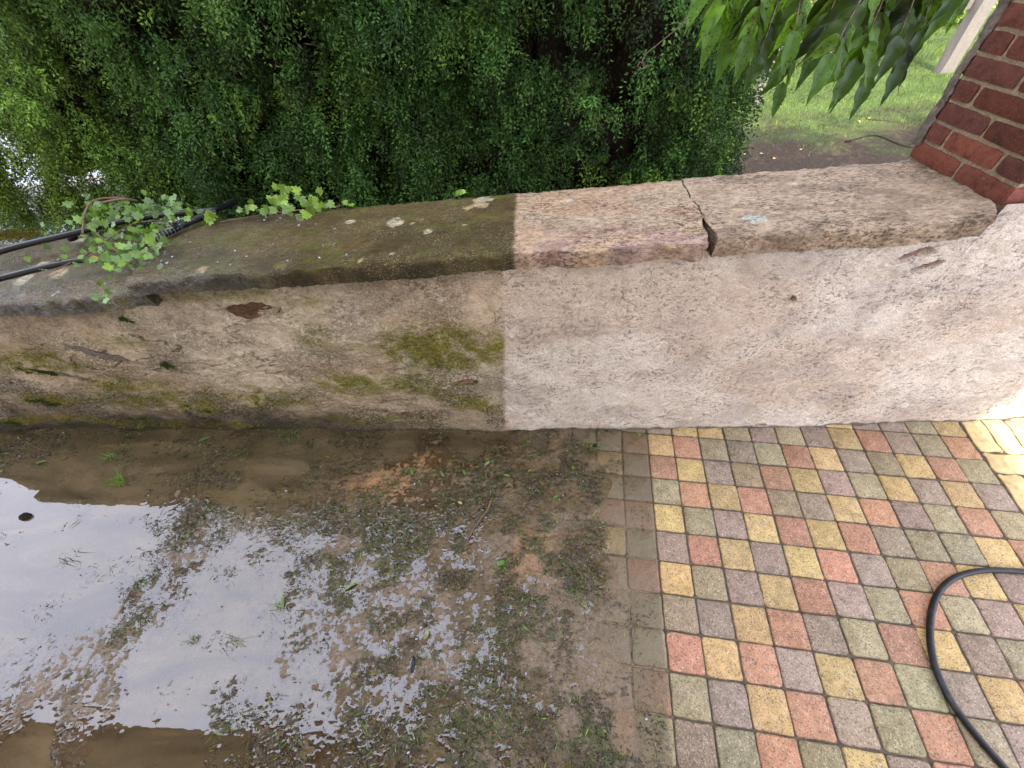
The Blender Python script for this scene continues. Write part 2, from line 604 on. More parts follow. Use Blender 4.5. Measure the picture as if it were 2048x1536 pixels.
HO = (-4.0, -3.2, 0)
box_mesh('wall', -11.0, 1.94, -9.0, -2.75, -0.3, 5.6, MAT['plaster'], house, HO)
V = [(-11.4, -1.40, 5.45), (1.97, -1.40, 5.45), (1.97, -5.9, 8.2), (-11.4, -5.9, 8.2), (1.97, -10.4, 5.45), (-11.4, -10.4, 5.45)]
V = V + [(a, b, c + 0.18) for a, b, c in V]
V = [(a - HO[0], b - HO[1], c - HO[2]) for a, b, c in V]
F = [(0, 3, 2, 1), (3, 5, 4, 2), (6, 7, 8, 9), (9, 8, 10, 11), (0, 1, 7, 6), (5, 11, 10, 4), (1, 2, 8, 7), (2, 4, 10, 8), (0, 6, 9, 3), (3, 9, 11, 5)]
link('roof', poly_mesh('roof', V, F, MAT['roof']), house)
for wx in (-8.5, -5.5, -0.9):
    w = box_mesh('window', wx, wx + 1.1, -2.79, -2.73, 1.0, 2.4, MAT['wood'], house, HO)
    box_mesh('pane', wx + 0.09, wx + 1.01, -2.76, -2.722, 1.09, 2.31, MAT['glass'], w, HO)
    
# ------------------------------------------------------------------ ground beyond the wall
LZ = -0.40
n = 60
gx = np.concatenate([np.linspace(-400, -10, 12), np.linspace(-9, 14, 70), np.linspace(15, 400, 12)])
gy = np.concatenate([np.linspace(0.20, 14, 60), np.linspace(15, 600, 16)])
GX, GY = np.meshgrid(gx, gy)
GZ = LZ + (fbm(GX * 0.8, GY * 0.8, 3) - 0.5) * 0.10 * sstep(400, 20, np.abs(GX)) * sstep(60, 10, GY)
lawn = mesh_np('lawn', np.c_[GX.ravel(), GY.ravel(), GZ.ravel()], grid_faces(len(gx), len(gy)), MAT['lawn'])
tag(lawn, kind='structure')


def lawn_z(x, y):
    return LZ + (fbm(x * 0.8, y * 0.8, 3) - 0.5) * 0.10


# ------------------------------------------------------------------ patio: bedding sheet and pavers
V = [(-5.5, -2.75, -0.007), (6.0, -2.75, -0.007), (6.0, 0.25, -0.007), (-5.5, 0.25, -0.007)]
patio = link('patio', poly_mesh('patio', V, [(0, 1, 2, 3)], MAT['joint']))
tag(patio, kind='structure')
PITCH = 0.14
PO = np.array([0.4214415, -0.031821])
E1 = np.array([0.994430, -0.105409]); E2 = np.array([0.105409, 0.994430])
ANG = math.atan2(E1[1], E1[0])


def paver_mesh(name, w, h, seed, wavy=0.0, rad=0.013):
    r = random.Random(seed)
    pts = []
    cs = [(w / 2, h / 2), (-w / 2, h / 2), (-w / 2, -h / 2), (w / 2, -h / 2)]
    for k, (cx, cy) in enumerate(cs):
        rr = rad * r.uniform(0.7, 1.4)
        ox, oy = cx - math.copysign(rr, cx), cy - math.copysign(rr, cy)
        a0 = k * math.pi / 2
        for t in (0, 0.5, 1):
            a = a0 + t * math.pi / 2
            pts.append((ox + rr * math.cos(a), oy + rr * math.sin(a)))
        nx, ny = cs[(k + 1) % 4]
        for t in (0.25, 0.5, 0.75):
            bx, by = cx + (nx - cx) * t, cy + (ny - cy) * t
            out = r.uniform(-0.0016, 0.0016) + wavy * math.sin(t * 2 * math.pi) * (1 if k % 2 == 0 else -1)
            d = math.hypot(bx, by)
            if k % 2 == 0:
                by += out * math.copysign(1, by)
            else:
                bx += out * math.copysign(1, bx)
            pts.append((bx, by))
    n = len(pts)
    V = []
    for z, s in ((-0.03, 0.0), (-0.0065, 0.0), (-0.0018, 0.0022), (0.0, 0.0065)):
        for (x, y) in pts:
            L = math.hypot(x, y)
            V.append((x - x / L * s + r.uniform(-.0004, .0004), y - y / L * s + r.uniform(-.0004, .0004), z))
    V.append((0, 0, 0.0006))
    F = []
    for k in range(3):
        for j in range(n):
            F.append((k * n + j, k * n + (j + 1) % n, (k + 1) * n + (j + 1) % n, (k + 1) * n + j))
    for j in range(n):
        F.append((3 * n + j, 3 * n + (j + 1) % n, 4 * n))
    me = poly_mesh(name, V, F, MAT['paver'] if wavy == 0 else MAT['yellow'], True)
    at = me.attributes.new('soiled', 'FLOAT', 'POINT')
    at.data.foreach_set('value', [1.0] * (2 * n) + [r.uniform(.15, .7) for _ in range(n)] + [r.uniform(0, .10) for _ in range(n)] + [0.0])
    return me


paver_meshes = [paver_mesh('paver', PITCH - 0.0020 - 0.0012 * (k % 3), PITCH - 0.0020 - 0.0012 * ((k // 2) % 3), k, 0.0, 0.008 + 0.0015 * (k % 4)) for k in range(12)]
COLS = {'R': (0.335, 0.170, 0.092), 'Y': (0.385, 0.268, 0.104), 'G': (0.245, 0.200, 0.106), 'M': (0.240, 0.174, 0.118)}
PATTERN = {   # rows of the laid colours, first letter is the column left of the washed edge
    -3: 'GMYRGMRYMGYRG', -2: 'MYGRMYGMYMMGY', -1: 'GMYYGMGMYRMGR', 0: 'RYRGMGRYMGYRG', 1: 'MRYMGRYMGYMYM', 2: 'MGRYRGMYRMGRG',
    3: 'RYGMYRYRMGGYR', 4: 'GMRYMYRMGRYMG', 5: 'RYGMYRMGRGMYR', 6: 'GGMYRMGRYMGRY', 7: 'GRYRMYRGMYRGM',
    8: 'RGMYRMGRGMYGR', 9: 'GMGRGYMRYGRMY', 10: 'MRYMGRMYGRYMG', 11: 'YGRYMGYRMGRYM', 12: 'RMGYRMGYRMGYR'}
for r in range(-3, 13):
    for c in range(-4, 12):
        letter = PATTERN[r][c + 1] if c >= -1 else random.choice('RYGM')
        p = PO + PITCH * ((c + 0.5) * E1 - (r + 0.5) * E2)
        wall_y = np.interp(p[0], [-3.6, -1.5, -0.36, 1.0, 2.15, 2.47], [0.028, -0.002, -0.011, 0.002, 0.027, 0.047])
        if p[1] - PITCH * 0.55 > wall_y:
            continue
        o = bpy.data.objects.new('paver', random.choice(paver_meshes))
        col.objects.link(o)
        o.parent = patio
        o.location = (p[0] + random.uniform(-.0018, .0018), p[1] + random.uniform(-.0018, .0018), random.uniform(-0.0022, 0.0018))
        o.rotation_euler = (random.uniform(-.016, .016), random.uniform(-.016, .016),
                            ANG + random.choice((0, 1, 2, 3)) * math.pi / 2 + random.uniform(-.012, .012))
        b = COLS[letter]
        k = random.uniform(0.80, 1.15)
        o.color = (b[0] * k * random.uniform(.95, 1.05), b[1] * k * random.uniform(.96, 1.04), b[2] * k * random.uniform(.94, 1.06), 1)
ym_h = [paver_mesh('border_paver', 0.222, 0.118, 40 + k, 0.006, 0.010) for k in range(2)]
ym_v = [paver_mesh('border_paver', 0.107, 0.222, 50 + k, 0.006, 0.010) for k in range(2)]
row_v, kind_h, rj = 0.06 + 0.25, True, 0
yj = 2.9
while yj > -13:
    hgt = 0.125 / PITCH if kind_h else 0.228 / PITCH
    yc = yj - hgt / 2
    xi = 12.06 - (0.0 if kind_h else 0.0)
    while xi < 22:
        wdt = 0.227 / PITCH if kind_h else 0.1135 / PITCH
        p = PO + PITCH * ((xi + wdt / 2) * E1 + yc * E2)
        wall_y = np.interp(p[0], [1.0, 2.15, 2.47], [0.002, 0.027, 0.047])
        if p[1] - 0.10 < wall_y and p[1] > -0.95 and p[0] < 3.1:
            o = bpy.data.objects.new('border_paver', random.choice(ym_h if kind_h else ym_v))
            col.objects.link(o); o.parent = patio
            o.location = (p[0], p[1], random.uniform(-0.001, 0.001))
            o.rotation_euler = (0, 0, ANG + random.choice((0, math.pi)) + random.uniform(-.01, .01))
            k = random.uniform(0.92, 1.06)
            o.color = (0.56 * k, 0.42 * k, 0.20 * k, 1)
        xi += wdt
    yj -= hgt
    kind_h = not kind_h


def clean_edge(y):
    return 0.435 + 0.122 * y


# ------------------------------------------------------------------ silt and flood water
WATER = 0.0075
dens_px = [(1000, 930, .6), (1080, 960, .9), (1150, 1000, 1.0), (1120, 1060, .9), (1180, 900, .5), (1050, 900, .5), (900, 980, .5), (950, 1060, .5), (800, 985, .5), (700, 1020, .5),
           (900, 1130, .7), (1000, 1180, .8), (1100, 1180, .55), (1160, 1200, 1.0), (950, 1260, .8), (1000, 1300, .7), (850, 1300, .5), (750, 1200, .5), (800, 1120, .6), (900, 1420, .6),
           (1000, 1400, .6), (1180, 1480, 1.0), (1100, 1430, .6), (850, 1460, .8), (1000, 1500, .6), (700, 1400, .4), (620, 1150, .45), (600, 1330, .12), (500, 1250, .05), (380, 1010, .5), (375, 1070, .6),
           (350, 1140, .5), (300, 1230, .25), (450, 950, .4), (560, 880, .5), (650, 875, .5), (400, 890, .2), (250, 900, .25), (60, 890, .35), (300, 1010, .03), (200, 1150, .03), (100, 1050, .02), (100, 1250, .03),
           (450, 1130, .1), (300, 1480, .03), (150, 1480, .05), (700, 950, .15), (880, 890, .1), (550, 980, .1), (1230, 1000, .04), (1250, 1150, .03), (1230, 1350, .05), (1150, 1320, .2), (1100, 1350, .1), (480, 1450, .3), (600, 1470, .4), (150, 1100, 0), (50, 1150, 0), (250, 1080, 0), (300, 1300, 0), (400, 1380, 0.02), (420, 1200, .02), (180, 1230, 0), (540, 1160, .06), (520, 1330, .03), (380, 1480, 0), (60, 1500, .0), (250, 1500, 0), (30, 1000, 0), (300, 960, .03), (800, 900, .03), (1000, 885, .02), (120, 950, .05), (560, 930, .05)]
dens_c = [(*at_z(u, v)[:2], d) for u, v, d in dens_px]


mud_ctrl_px = [
    (60, 885, -4), (300, 900, -7), (600, 900, -7), (800, 885, -6), (950, 885, -5), (1060, 880, -3.5), (1120, 890, 0.8), (550, 960, -6),
    (480, 1020, -6), (700, 915, -5), (770, 975, 1.2), (700, 990, 0.6), (640, 1010, -2.0), (850, 1000, -3), (930, 985, -2.5), (990, 945, 0.3),
    (1100, 930, 1.4), (1180, 940, 1.6), (1060, 1010, 0.9), (900, 1060, -0.9), (800, 1030, -2.2), (560, 1085, -2.2), (620, 1050, -4), (860, 930, -1.0),
    (100, 1050, -6), (200, 1180, -6), (60, 1180, -6), (100, 1270, -3), (300, 1080, -5), (300, 1300, -5), (450, 1250, -4.5), (450, 1180, -4.5),
    (550, 1200, -3.6), (640, 1200, -2.4), (640, 1300, -2.4), (350, 1400, -5), (480, 1380, -3.6), (600, 1450, -1.6), (720, 1320, -1.1),
    (80, 1490, -7), (300, 1490, -7), (420, 1480, -5), (150, 1350, -0.35), (220, 1320, -0.5), (60, 1385, -0.35), (150, 1400, -0.3), (200, 1380, -0.3),
    (250, 1280, -1.2), (270, 1390, -4), (380, 1050, -1.3), (370, 1120, -1.6), (340, 1190, -2.2), (320, 1250, -2.6), (700, 1100, -0.9), (760, 1150, -0.7),
    (800, 1220, -1.2), (850, 1110, -0.6), (950, 1200, -0.3), (1000, 1120, 0.9), (1100, 1130, 1.4), (1180, 1150, 1.5), (900, 1350, -1.0), (1000, 1350, -0.1),
    (1100, 1300, 0.6), (1150, 1400, 1.4), (850, 1500, -1.2), (1000, 1500, -0.5), (1150, 1500, 1.1), (760, 1430, -1.8), (700, 1500, -2.2), (780, 1290, -1.6)]
mud_ctrl = [(*at_z(u, v)[:2], val) for u, v, val in mud_ctrl_px]
mgx = np.arange(-3.95, 0.62, 0.005); mgy = np.arange(-1.72, 0.06, 0.005)
GX, GY = np.meshgrid(mgx, mgy)
X, Y = GX.ravel(), GY.ravel()
warpx = X + (fbm(X * 7, Y * 7, 31) - 0.5) * 0.16
warpy = Y + (fbm(X * 7, Y * 7, 37) - 0.5) * 0.16
lev = idw(warpx, warpy, mud_ctrl, 3.2)
amt = sstep(-5.5, -1.0, lev)
rid = np.abs(fbm(X * 9 + fbm(X * 5, Y * 5, 51) * 2.0, Y * 26, 41, 4) - 0.5) * 2
blob = fbm(X * 34, Y * 34, 45, 3, 0.55)
blob2 = fbm(X * 75, Y * 75, 48, 2)
lev = lev + (fbm(X * 12, Y * 12, 43) - 0.5) * 3.4 * (0.35 + amt) + (0.45 - rid) * 2.4 * amt \
    + np.clip(blob - 0.52, 0, 1) * 13.0 * (0.25 + 0.75 * amt) + (blob2 - 0.5) * 4.6 * (0.10 + amt)
# fine rough slab surface that just breaks the water at the far left
slab_c = at_z(150, 1360)[:2]
sl = np.exp(-(((X - slab_c[0]) / 0.36) ** 2 + ((Y - slab_c[1]) / 0.13) ** 2) ** 2)
lev = lev + sl * (fbm(X * 60, Y * 120, 61, 2) - 0.52) * 5.0
dm = idw(X + (fbm(X * 8, Y * 8, 950) - .5) * .12, Y + (fbm(X * 8, Y * 8, 955) - .5) * .12, dens_c, 5.0)
clod = fbm(X * 36 + fbm(X * 9, Y * 9, 970) * 1.5, Y * 58, 961, 3, 0.65)
mound = np.clip(clod - (0.60 - 0.22 * dm), 0, 0.14) / 0.14 * sstep(0.0, 0.05, dm) * (0.25 + 0.95 * sstep(.44, .58, fbm(X * 9, Y * 12, 957, 3)))
lev = lev + mound * (3.2 + 3.0 * fbm(X * 60, Y * 60, 966, 2))
mudz = WATER + lev * 0.001
film_edge = clean_edge(Y) - 0.30 + (fbm(X * 6, Y * 6, 71) - 0.5) * 0.26
toward = sstep(0.0, 0.13, X - film_edge)
near_wall_pavers = sstep(0.20, 0.30, X + 0.02 * 0) * sstep(-0.16, -0.10, Y)
mudz = mudz * (1 - toward) + (-0.0035 + (fbm(X * 20, Y * 20, 77) - 0.5) * 0.006) * toward
mudz = np.where((X > -0.05) & (Y > -0.105 + (fbm(X * 15, Y * 15, 79) - .5) * 0.04), np.minimum(mudz, -0.003), mudz)
mudz = np.where(X > clean_edge(Y) - 0.004, np.minimum(mudz, -0.006), mudz)
silt = np.array([0.128, 0.090, 0.050]); brown = np.array([0.078, 0.050, 0.018]); sand = np.array([0.26, 0.135, 0.050])
m1 = fbm(X * 3.2, Y * 5.5, 81)[:, None]; m2 = fbm(X * 5, Y * 5, 85)[:, None]
mc = silt * (1 - sstep(.42, .62, m1)) + brown * sstep(.42, .62, m1)
sp = at_z(770, 975)[:2]; sp2 = at_z(900, 925)[:2]; sp3 = at_z(1020, 1110)[:2]
sandy = np.clip(np.exp(-(((X - sp[0]) / .20) ** 2 + ((Y - sp[1]) / .09) ** 2)) + 0.8 * np.exp(-(((X - sp2[0]) / .30) ** 2 + ((Y - sp2[1]) / .06) ** 2))
                + 0.7 * np.exp(-(((X - sp3[0]) / .2) ** 2 + ((Y - sp3[1]) / .12) ** 2)), 0, 1)[:, None] * sstep(.35, .6, m2)
mc = mc * (1 - sandy) + sand * sandy
high = np.clip(sstep(0.05, 0.6, mound) * 1.0, 0, 1)[:, None]
clodc = np.array([0.040, 0.028, 0.012]) * (1 - sstep(.50, .62, m2)) + np.array([0.040, 0.042, 0.014]) * sstep(.50, .62, m2)
mc = mc * (1 - 0.85 * high) + clodc * 0.85 * high
fm = grid_faces(len(mgx), len(mgy))
keep = (mudz[fm].max(1) > -0.0045)
mud = mesh_np('mud', np.c_[X, Y, mudz], fm[keep], MAT['mud'], attrs={'Col': mc})
tag(mud, 'grey brown wet silt lying over the flooded paving', 'mud', kind='stuff')
depth = WATER - mudz
open_side = (X < film_edge + 0.02) & ~((X > -0.05) & (Y > -0.105))
depth = np.where(open_side, depth, -0.02)
menis = np.exp(-np.clip(depth, 0, 1) / 0.0011) * 0.0011
wz = WATER + menis - np.where(depth < 0, 0.0012, 0.0)
kw = (depth[fm].max(1) > -0.0004)
water = mesh_np('puddle', np.c_[X, Y, wz], fm[kw], MAT['water'], attrs={'depth': np.clip(depth, 0, 1)})
tag(water, kind='structure')


def ground_top(x, y):
    ix = np.clip(((np.asarray(x) - mgx[0]) / 0.005).astype(int), 0, len(mgx) - 1)
    iy = np.clip(((np.asarray(y) - mgy[0]) / 0.005).astype(int), 0, len(mgy) - 1)
    k = iy * len(mgx) + ix
    return np.maximum(np.where(depth[k] > 0, WATER, 0.0), np.maximum(mudz[k], 0.0))


# ------------------------------------------------------------------ garden wall
wall = empty('garden_wall', (0, 0.2, 0))
tag(wall, 'low rendered garden wall with sandstone coping, mossy on one half and washed on the other', 'wall')
WY = lambda x: np.interp(x, [-4.5, -3.6, -1.5, -0.36, 1.0, 2.15, 2.47, 4.0], [0.04, 0.028, -0.002, -0.011, 0.002, 0.027, 0.047, 0.12])


def wall_top(x):
    base = np.interp(x, [-4.5, -2.6, -2.13, -1.95, -1.59, -0.94, -0.27, 0.23, 0.48, 0.92, 1.32], [0.86, 0.95, 0.985, 1.00, 1.04, 1.06, 1.095, 1.12, 1.13, 1.155, 1.175])
    return np.where(x < 1.345, base, 1.258)


gx = np.concatenate([np.arange(-4.3, 1.34, 0.006), np.arange(1.342, 1.352, 0.004), np.arange(1.356, 3.2, 0.008)])
tz = np.linspace(0, 1, 190)
GX, GT = np.meshgrid(gx, tz)
X = GX.ravel(); Z = (GT * (wall_top(GX) + 0.03) - 0.03).ravel()
Yf = WY(X)
relief = (fbm(X * 2.6, Z * 2.6, 101) - 0.5) * 0.045 + (fbm(X * 11, Z * 14, 105, 4) - 0.5) * 0.016 + (fbm(X * 45, Z * 55, 109, 3) - 0.5) * 0.005
left = sstep(0.2, -1.5, X)
relief = relief * (0.55 + 0.75 * left)
diag = fbm((X * 0.9 + Z * 1.3) * 3.0, (Z - 0.35 * X) * 12, 113, 4)
relief += (np.abs(diag - 0.5) - 0.15) * 0.016 * left + np.exp(-((diag - 0.5) / 0.018) ** 2) * left * 0.006
holes = [  # photo spot, half width, half height (m), tilt, depth, material
    (500, 628, 0.130, 0.045, 0.05, 0.022, 'rust_stone'), (200, 712, 0.150, 0.035, -0.32, 0.020, 'grey_stone'),
    (140, 755, 0.16, 0.022, -0.28, 0.016, 'grey_stone'), (922, 765, 0.080, 0.024, 0.22, 0.026, 'pink_stone'), (822, 830, 0.055, 0.03, -0.5, 0.030, 'pink_stone'),
    (392, 832, 0.05, 0.045, -0.6, 0.022, 'grey_stone'), (1822, 512, 0.055, 0.020, 0.35, 0.018, 'pink_stone'), (1850, 535, 0.055, 0.014, 0.35, 0.018, 'pink_stone'),
    (1582, 597, 0.012, 0.012, 0.0, 0.02, 'pink_stone'), (1000, 838, 0.05, 0.012, -0.2, 0.014, 'pink_stone'), (1697, 797, 0.022, 0.008, 0.1, 0.008, 'grey_stone'),
    (1520, 850, 0.028, 0.012, 0.0, 0.02, 'grey_stone')]
hole_mask = np.zeros_like(X)
for (u, v, hw, hh, tilt, dep, mt) in holes:
    c = at_y(u, v, 0.0)
    dx, dz = X - c[0], Z - c[2]
    a = dx * math.cos(tilt) + dz * math.sin(tilt); b = -dx * math.sin(tilt) + dz * math.cos(tilt)
    q = np.sqrt((a / hw) ** 2 + (b / hh) ** 2) + (fbm(X * 22, Z * 22, 131) - 0.5) * 0.9
    m = sstep(1.15, 0.85, q)
    relief = relief + dep * m - 0.006 * np.exp(-((q - 1.3) / 0.25) ** 2)
    hole_mask = np.maximum(hole_mask, m)
edge_in = sstep(0.06, 0.0, Z) * 0.012 * (fbm(X * 9, Z * 0, 141) - 0.3)
Yf = Yf + relief + edge_in
pink = np.array([0.545, 0.435, 0.325]); pale = np.array([0.610, 0.525, 0.415]); greyp = np.array([0.345, 0.285, 0.235]); ochre = np.array([0.40, 0.30, 0.185])
a1 = fbm(X * 1.7, Z * 2.4, 151)[:, None]; a2 = fbm(X * 4.5, Z * 6.5, 155)[:, None]; a3 = fbm(X * 13, Z * 20, 159)[:, None]
C = pink * (1 - sstep(.40, .60, a1)) + pale * sstep(.40, .60, a1)
C = C * (1 - .40 * sstep(.52, .68, a2)) + greyp * .40 * sstep(.52, .68, a2)
C = C * (1 - .25 * sstep(.55, .70, a3)) + ochre * .25 * sstep(.55, .70, a3)
dirty_side = sstep(0.012, -0.012, X - (-0.385 + 0.062 * Z) + (fbm(X * 30, Z * 30, 161) - .5) * 0.02)
grime = np.zeros_like(X)
low = sstep(0.62, 0.0, Z + (fbm(X * 3, Z * 3, 165) - .5) * 0.5)
farl = sstep(-0.7, -2.6, X)
grime += dirty_side * (0.34 + 0.70 * low * (0.6 + 0.8 * farl)) * (0.35 + 1.3 * sstep(.36, .62, fbm(X * 5, Z * 7, 168)))
moss_spots = [(880, 695, .27, .13, 1.25), (985, 690, .09, .09, 1.0), (640, 680, .08, .12, .75), (700, 770, .22, .10, .7), (960, 805, .16, .07, .85), (850, 770, .25, .12, .7), (740, 840, .5, .05, .6),
              (60, 730, .30, .09, .8), (250, 770, .22, .07, .8), (100, 800, .18, .06, .9), (400, 820, .12, .06, .9), (250, 690, .12, .06, .6),
              (100, 845, .6, .04, 1.0), (400, 852, .6, .035, 1.0), (600, 600, .12, .04, .5), (450, 590, .3, .04, .5), (300, 800, .5, .10, .6), (530, 800, .3, .10, .6)]
mossm = np.zeros_like(X)
for (u, v, sx, sz, k) in moss_spots:
    c = at_y(u, v, 0.0)
    mossm = np.maximum(mossm, k * np.exp(-((X - c[0]) / sx) ** 2 - ((Z - c[2]) / sz) ** 2))
mossm *= dirty_side
mossn = np.clip(mossm * (0.10 + 1.7 * sstep(.18, .80, fbm(X * 16, Z * 22, 171, 5, .65))), 0, 1)
grime = np.clip(grime * (1 - .4 * mossn) + mossn * 0.38 + hole_mask * 0.4, 0, 1)
m = (mossn * 0.88)[:, None]
mosscol = np.array([0.210, 0.205, 0.030]) * (1 - sstep(.45, .6, a2)) + np.array([0.310, 0.260, 0.040]) * sstep(.45, .6, a2)
C = C * (1 - 0.46 * dirty_side[:, None] * low[:, None] * (0.4 + 0.6 * farl[:, None])) * (1 - dirty_side[:, None] * np.array([0.02, 0.05, 0.16])) 
C = C * (1 - m) + mosscol * m
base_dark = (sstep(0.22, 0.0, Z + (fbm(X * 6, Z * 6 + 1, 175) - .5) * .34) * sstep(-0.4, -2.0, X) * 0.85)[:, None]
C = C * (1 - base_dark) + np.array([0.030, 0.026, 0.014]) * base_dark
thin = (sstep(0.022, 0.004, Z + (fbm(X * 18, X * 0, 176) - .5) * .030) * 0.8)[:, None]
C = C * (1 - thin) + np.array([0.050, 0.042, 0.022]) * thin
crev = np.exp(-((diag - 0.5) / 0.018) ** 2) * left * sstep(.42, .6, fbm(X * 4, Z * 5, 181)) * dirty_side
grime = np.clip(grime + crev * .5, 0, 1)
cv = (crev * 0.75)[:, None]
C = C * (1 - cv) + np.array([0.075, 0.055, 0.028]) * cv
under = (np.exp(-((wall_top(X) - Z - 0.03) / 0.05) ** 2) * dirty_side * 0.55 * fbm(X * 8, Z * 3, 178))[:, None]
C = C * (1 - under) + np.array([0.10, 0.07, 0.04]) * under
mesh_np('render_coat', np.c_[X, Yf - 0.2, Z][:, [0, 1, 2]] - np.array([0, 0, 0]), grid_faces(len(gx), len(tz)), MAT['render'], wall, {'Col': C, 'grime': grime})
wallX, wallY, wallZ, wallMoss = X.copy(), Yf.copy(), Z.copy(), mossn.copy()
# masonry body behind the coat
V = []
xs = [-4.3, -2.1, -0.3, 1.3, 1.36, 3.2]
for x in xs:
    t = float(wall_top(np.array(x)))
    for (y, z) in ((0.09, -0.3), (0.09, t - 0.015), (0.41, t - 0.015), (0.41, -0.6)):
        V.append((x, y - 0.2, z))
F = []
for k in range(len(xs) - 1):
    for j in range(3):
        F.append((k * 4 + j, k * 4 + j + 1, k * 4 + 4 + j + 1, k * 4 + 4 + j))
link('masonry', poly_mesh('masonry', V, F, MAT['grey_mortar']), wall)


def rubble(u, v, hw, hh, tilt, dep, mt, k):
    c = at_y(u, v, 0.0)
    r = random.Random(300 + k)
    V, F = [], []
    na, nr = 26, 5
    for q in range(nr + 1):
        f = q / nr
        for j in range(na):
            a = j / na * 2 * math.pi
            rr = f * (1.42 + 0.14 * math.sin(3 * a + k) + 0.10 * math.sin(5 * a + 2 * k) + 0.06 * math.sin(9 * a + k))
            px, pz = hw * rr * math.cos(a), hh * rr * math.sin(a)
            x = px * math.cos(tilt) - pz * math.sin(tilt); z = px * math.sin(tilt) + pz * math.cos(tilt)
            V.append((x, 0.004 * f * f + r.uniform(-.004, .004), z))
    for q in range(nr):
        for j in range(na):
            F.append((q * na + j, q * na + (j + 1) % na, (q + 1) * na + (j + 1) % na, (q + 1) * na + j))
    o = link('exposed_stone', poly_mesh('exposed_stone', V, F, MAT[mt], False), wall)
    near = (np.abs(wallX - c[0]) < hw * .45) & (np.abs(wallZ - c[2]) < hh * .45)
    o.location = (c[0], float(wallY[near].mean()) - 0.2 - dep * 0.36, c[2])
    return o


for k, h in enumerate(holes[:8]):
    rubble(*h, k)


# ------------------------------------------------------------------ coping slabs
def coping(name, x0, x1, y0, y1, lift0, thick, seed, tilt_front=0.0, xe0=None, xe1=None, colour=None):
    """slab with worn arrises; xe0/xe1(y) shape its end joints"""
    nx, ny, nz = int((x1 - x0) / 0.008), int((y1 - y0) / 0.009), 10
    def top(x, y):
        z = COP_A + COP_B * x + lift0 + tilt_front * (y1 - y) / (y1 - y0)
        return z + (fbm(x * 6, y * 6, seed) - .5) * 0.010 + (fbm(x * 24, y * 24, seed + 3) - .5) * 0.009 + (fbm(x * 60, y * 60, seed + 5) - .5) * 0.006
    # profile along the width: bottom front -> front face -> top -> back face
    prof = [('f', t) for t in np.linspace(0, 1, nz)] + [('t', t) for t in np.linspace(0, 1, ny)] + [('b', t) for t in np.linspace(1, 0, nz)]
    xs = np.linspace(x0, x1, nx)
    V, CO = [], []
    for (w, t) in prof:
        xx = xs.copy()
        fr = y0 + (fbm(xs * 5, xs * 0 + seed, seed + 9) - .5) * 0.030 + (fbm(xs * 22, xs * 0, seed + 11) - .5) * 0.014 + (fbm(xs * 70, xs * 0, seed + 12) - .5) * 0.005
        bk = y1 + (fbm(xs * 5, xs * 0 + seed, seed + 13) - .5) * 0.035 + (fbm(xs * 26, xs * 0, seed + 15) - .5) * 0.014
        if w == 'f':
            y = fr + (1 - t) * 0.014 + (fbm(xs * 20, xs * 0 + t * 2.5, seed + 17) - .5) * 0.014 + 0.006 * sstep(0.75, 1.0, t)
            zt = top(xs, y)
            z = zt - thick * (1 - t) - 0.004 * sstep(.8, 1.0, t)
            z = z - (1 - t) * (fbm(xs * 7, xs * 0, seed + 19) - .5) * 0.022
        elif w == 't':
            y = fr + 0.010 + (bk - fr - 0.02) * t
            z = top(xs, y)
            z = z - 0.006 * sstep(0.06, 0.0, t) - 0.006 * sstep(0.95, 1.0, t)
        else:
            y = bk + (1 - t) * 0.004
            z = top(xs, y) - thick * (1 - t) - 0.006
        if xe0 is not None:
            s = np.clip((x1 - xs) / (x1 - x0), 0, 1) ** 6
            xx = xx + s * xe0(y)
        if xe1 is not None:
            s = np.clip((xs - x0) / (x1 - x0), 0, 1) ** 6
            xx = xx + s * xe1(y)
        V.append(np.c_[xx, y - 0.2, z])
    n_p = len(prof)
    V = np.concatenate(V)
    F = grid_faces(nx, n_p)
    # end caps
    capL = [k * nx for k in range(n_p)]; capR = [k * nx + nx - 1 for k in range(n_p)]
    Pm = np.concatenate([V])
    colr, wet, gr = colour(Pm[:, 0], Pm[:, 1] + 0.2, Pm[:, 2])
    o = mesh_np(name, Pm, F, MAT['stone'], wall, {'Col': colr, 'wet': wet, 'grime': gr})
    for cap in (capL, capR):
        cc = V[cap].mean(0)
        VV = np.vstack([V[cap], cc]); nn = len(cap)
        FF = np.array([[j, (j + 1) % nn, nn] for j in range(nn)])
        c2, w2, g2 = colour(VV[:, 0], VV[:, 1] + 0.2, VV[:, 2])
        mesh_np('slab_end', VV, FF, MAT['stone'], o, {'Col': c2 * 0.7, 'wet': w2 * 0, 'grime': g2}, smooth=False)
    return o


lichens = [(790, 445, .038, 0), (700, 443, .020, 0), (965, 398, .045, 0), (960, 410, .040, 1), (935, 415, .018, 1), (855, 462, .020, 0), (825, 446, .011, 0),
           (700, 405, .02, 1), (850, 400, .014, 0), (405, 540, .030, 1), (720, 520, .012, 1), (785, 508, .010, 0), (600, 440, .014, 1), (930, 450, .012, 1),
           (1140, 402, .017, 2), (1510, 438, .036, 2), (1470, 422, .022, 1), (1500, 345, .045, 1), (1590, 367, .012, 0), (60, 520, .05, 0), (30, 540, .04, 0), (100, 530, .04, 1),
           (150, 470, .03, 0), (50, 600, .12, 3)]
lich = [(*at_coping(u, v)[:2], r, k) for u, v, r, k in lichens]


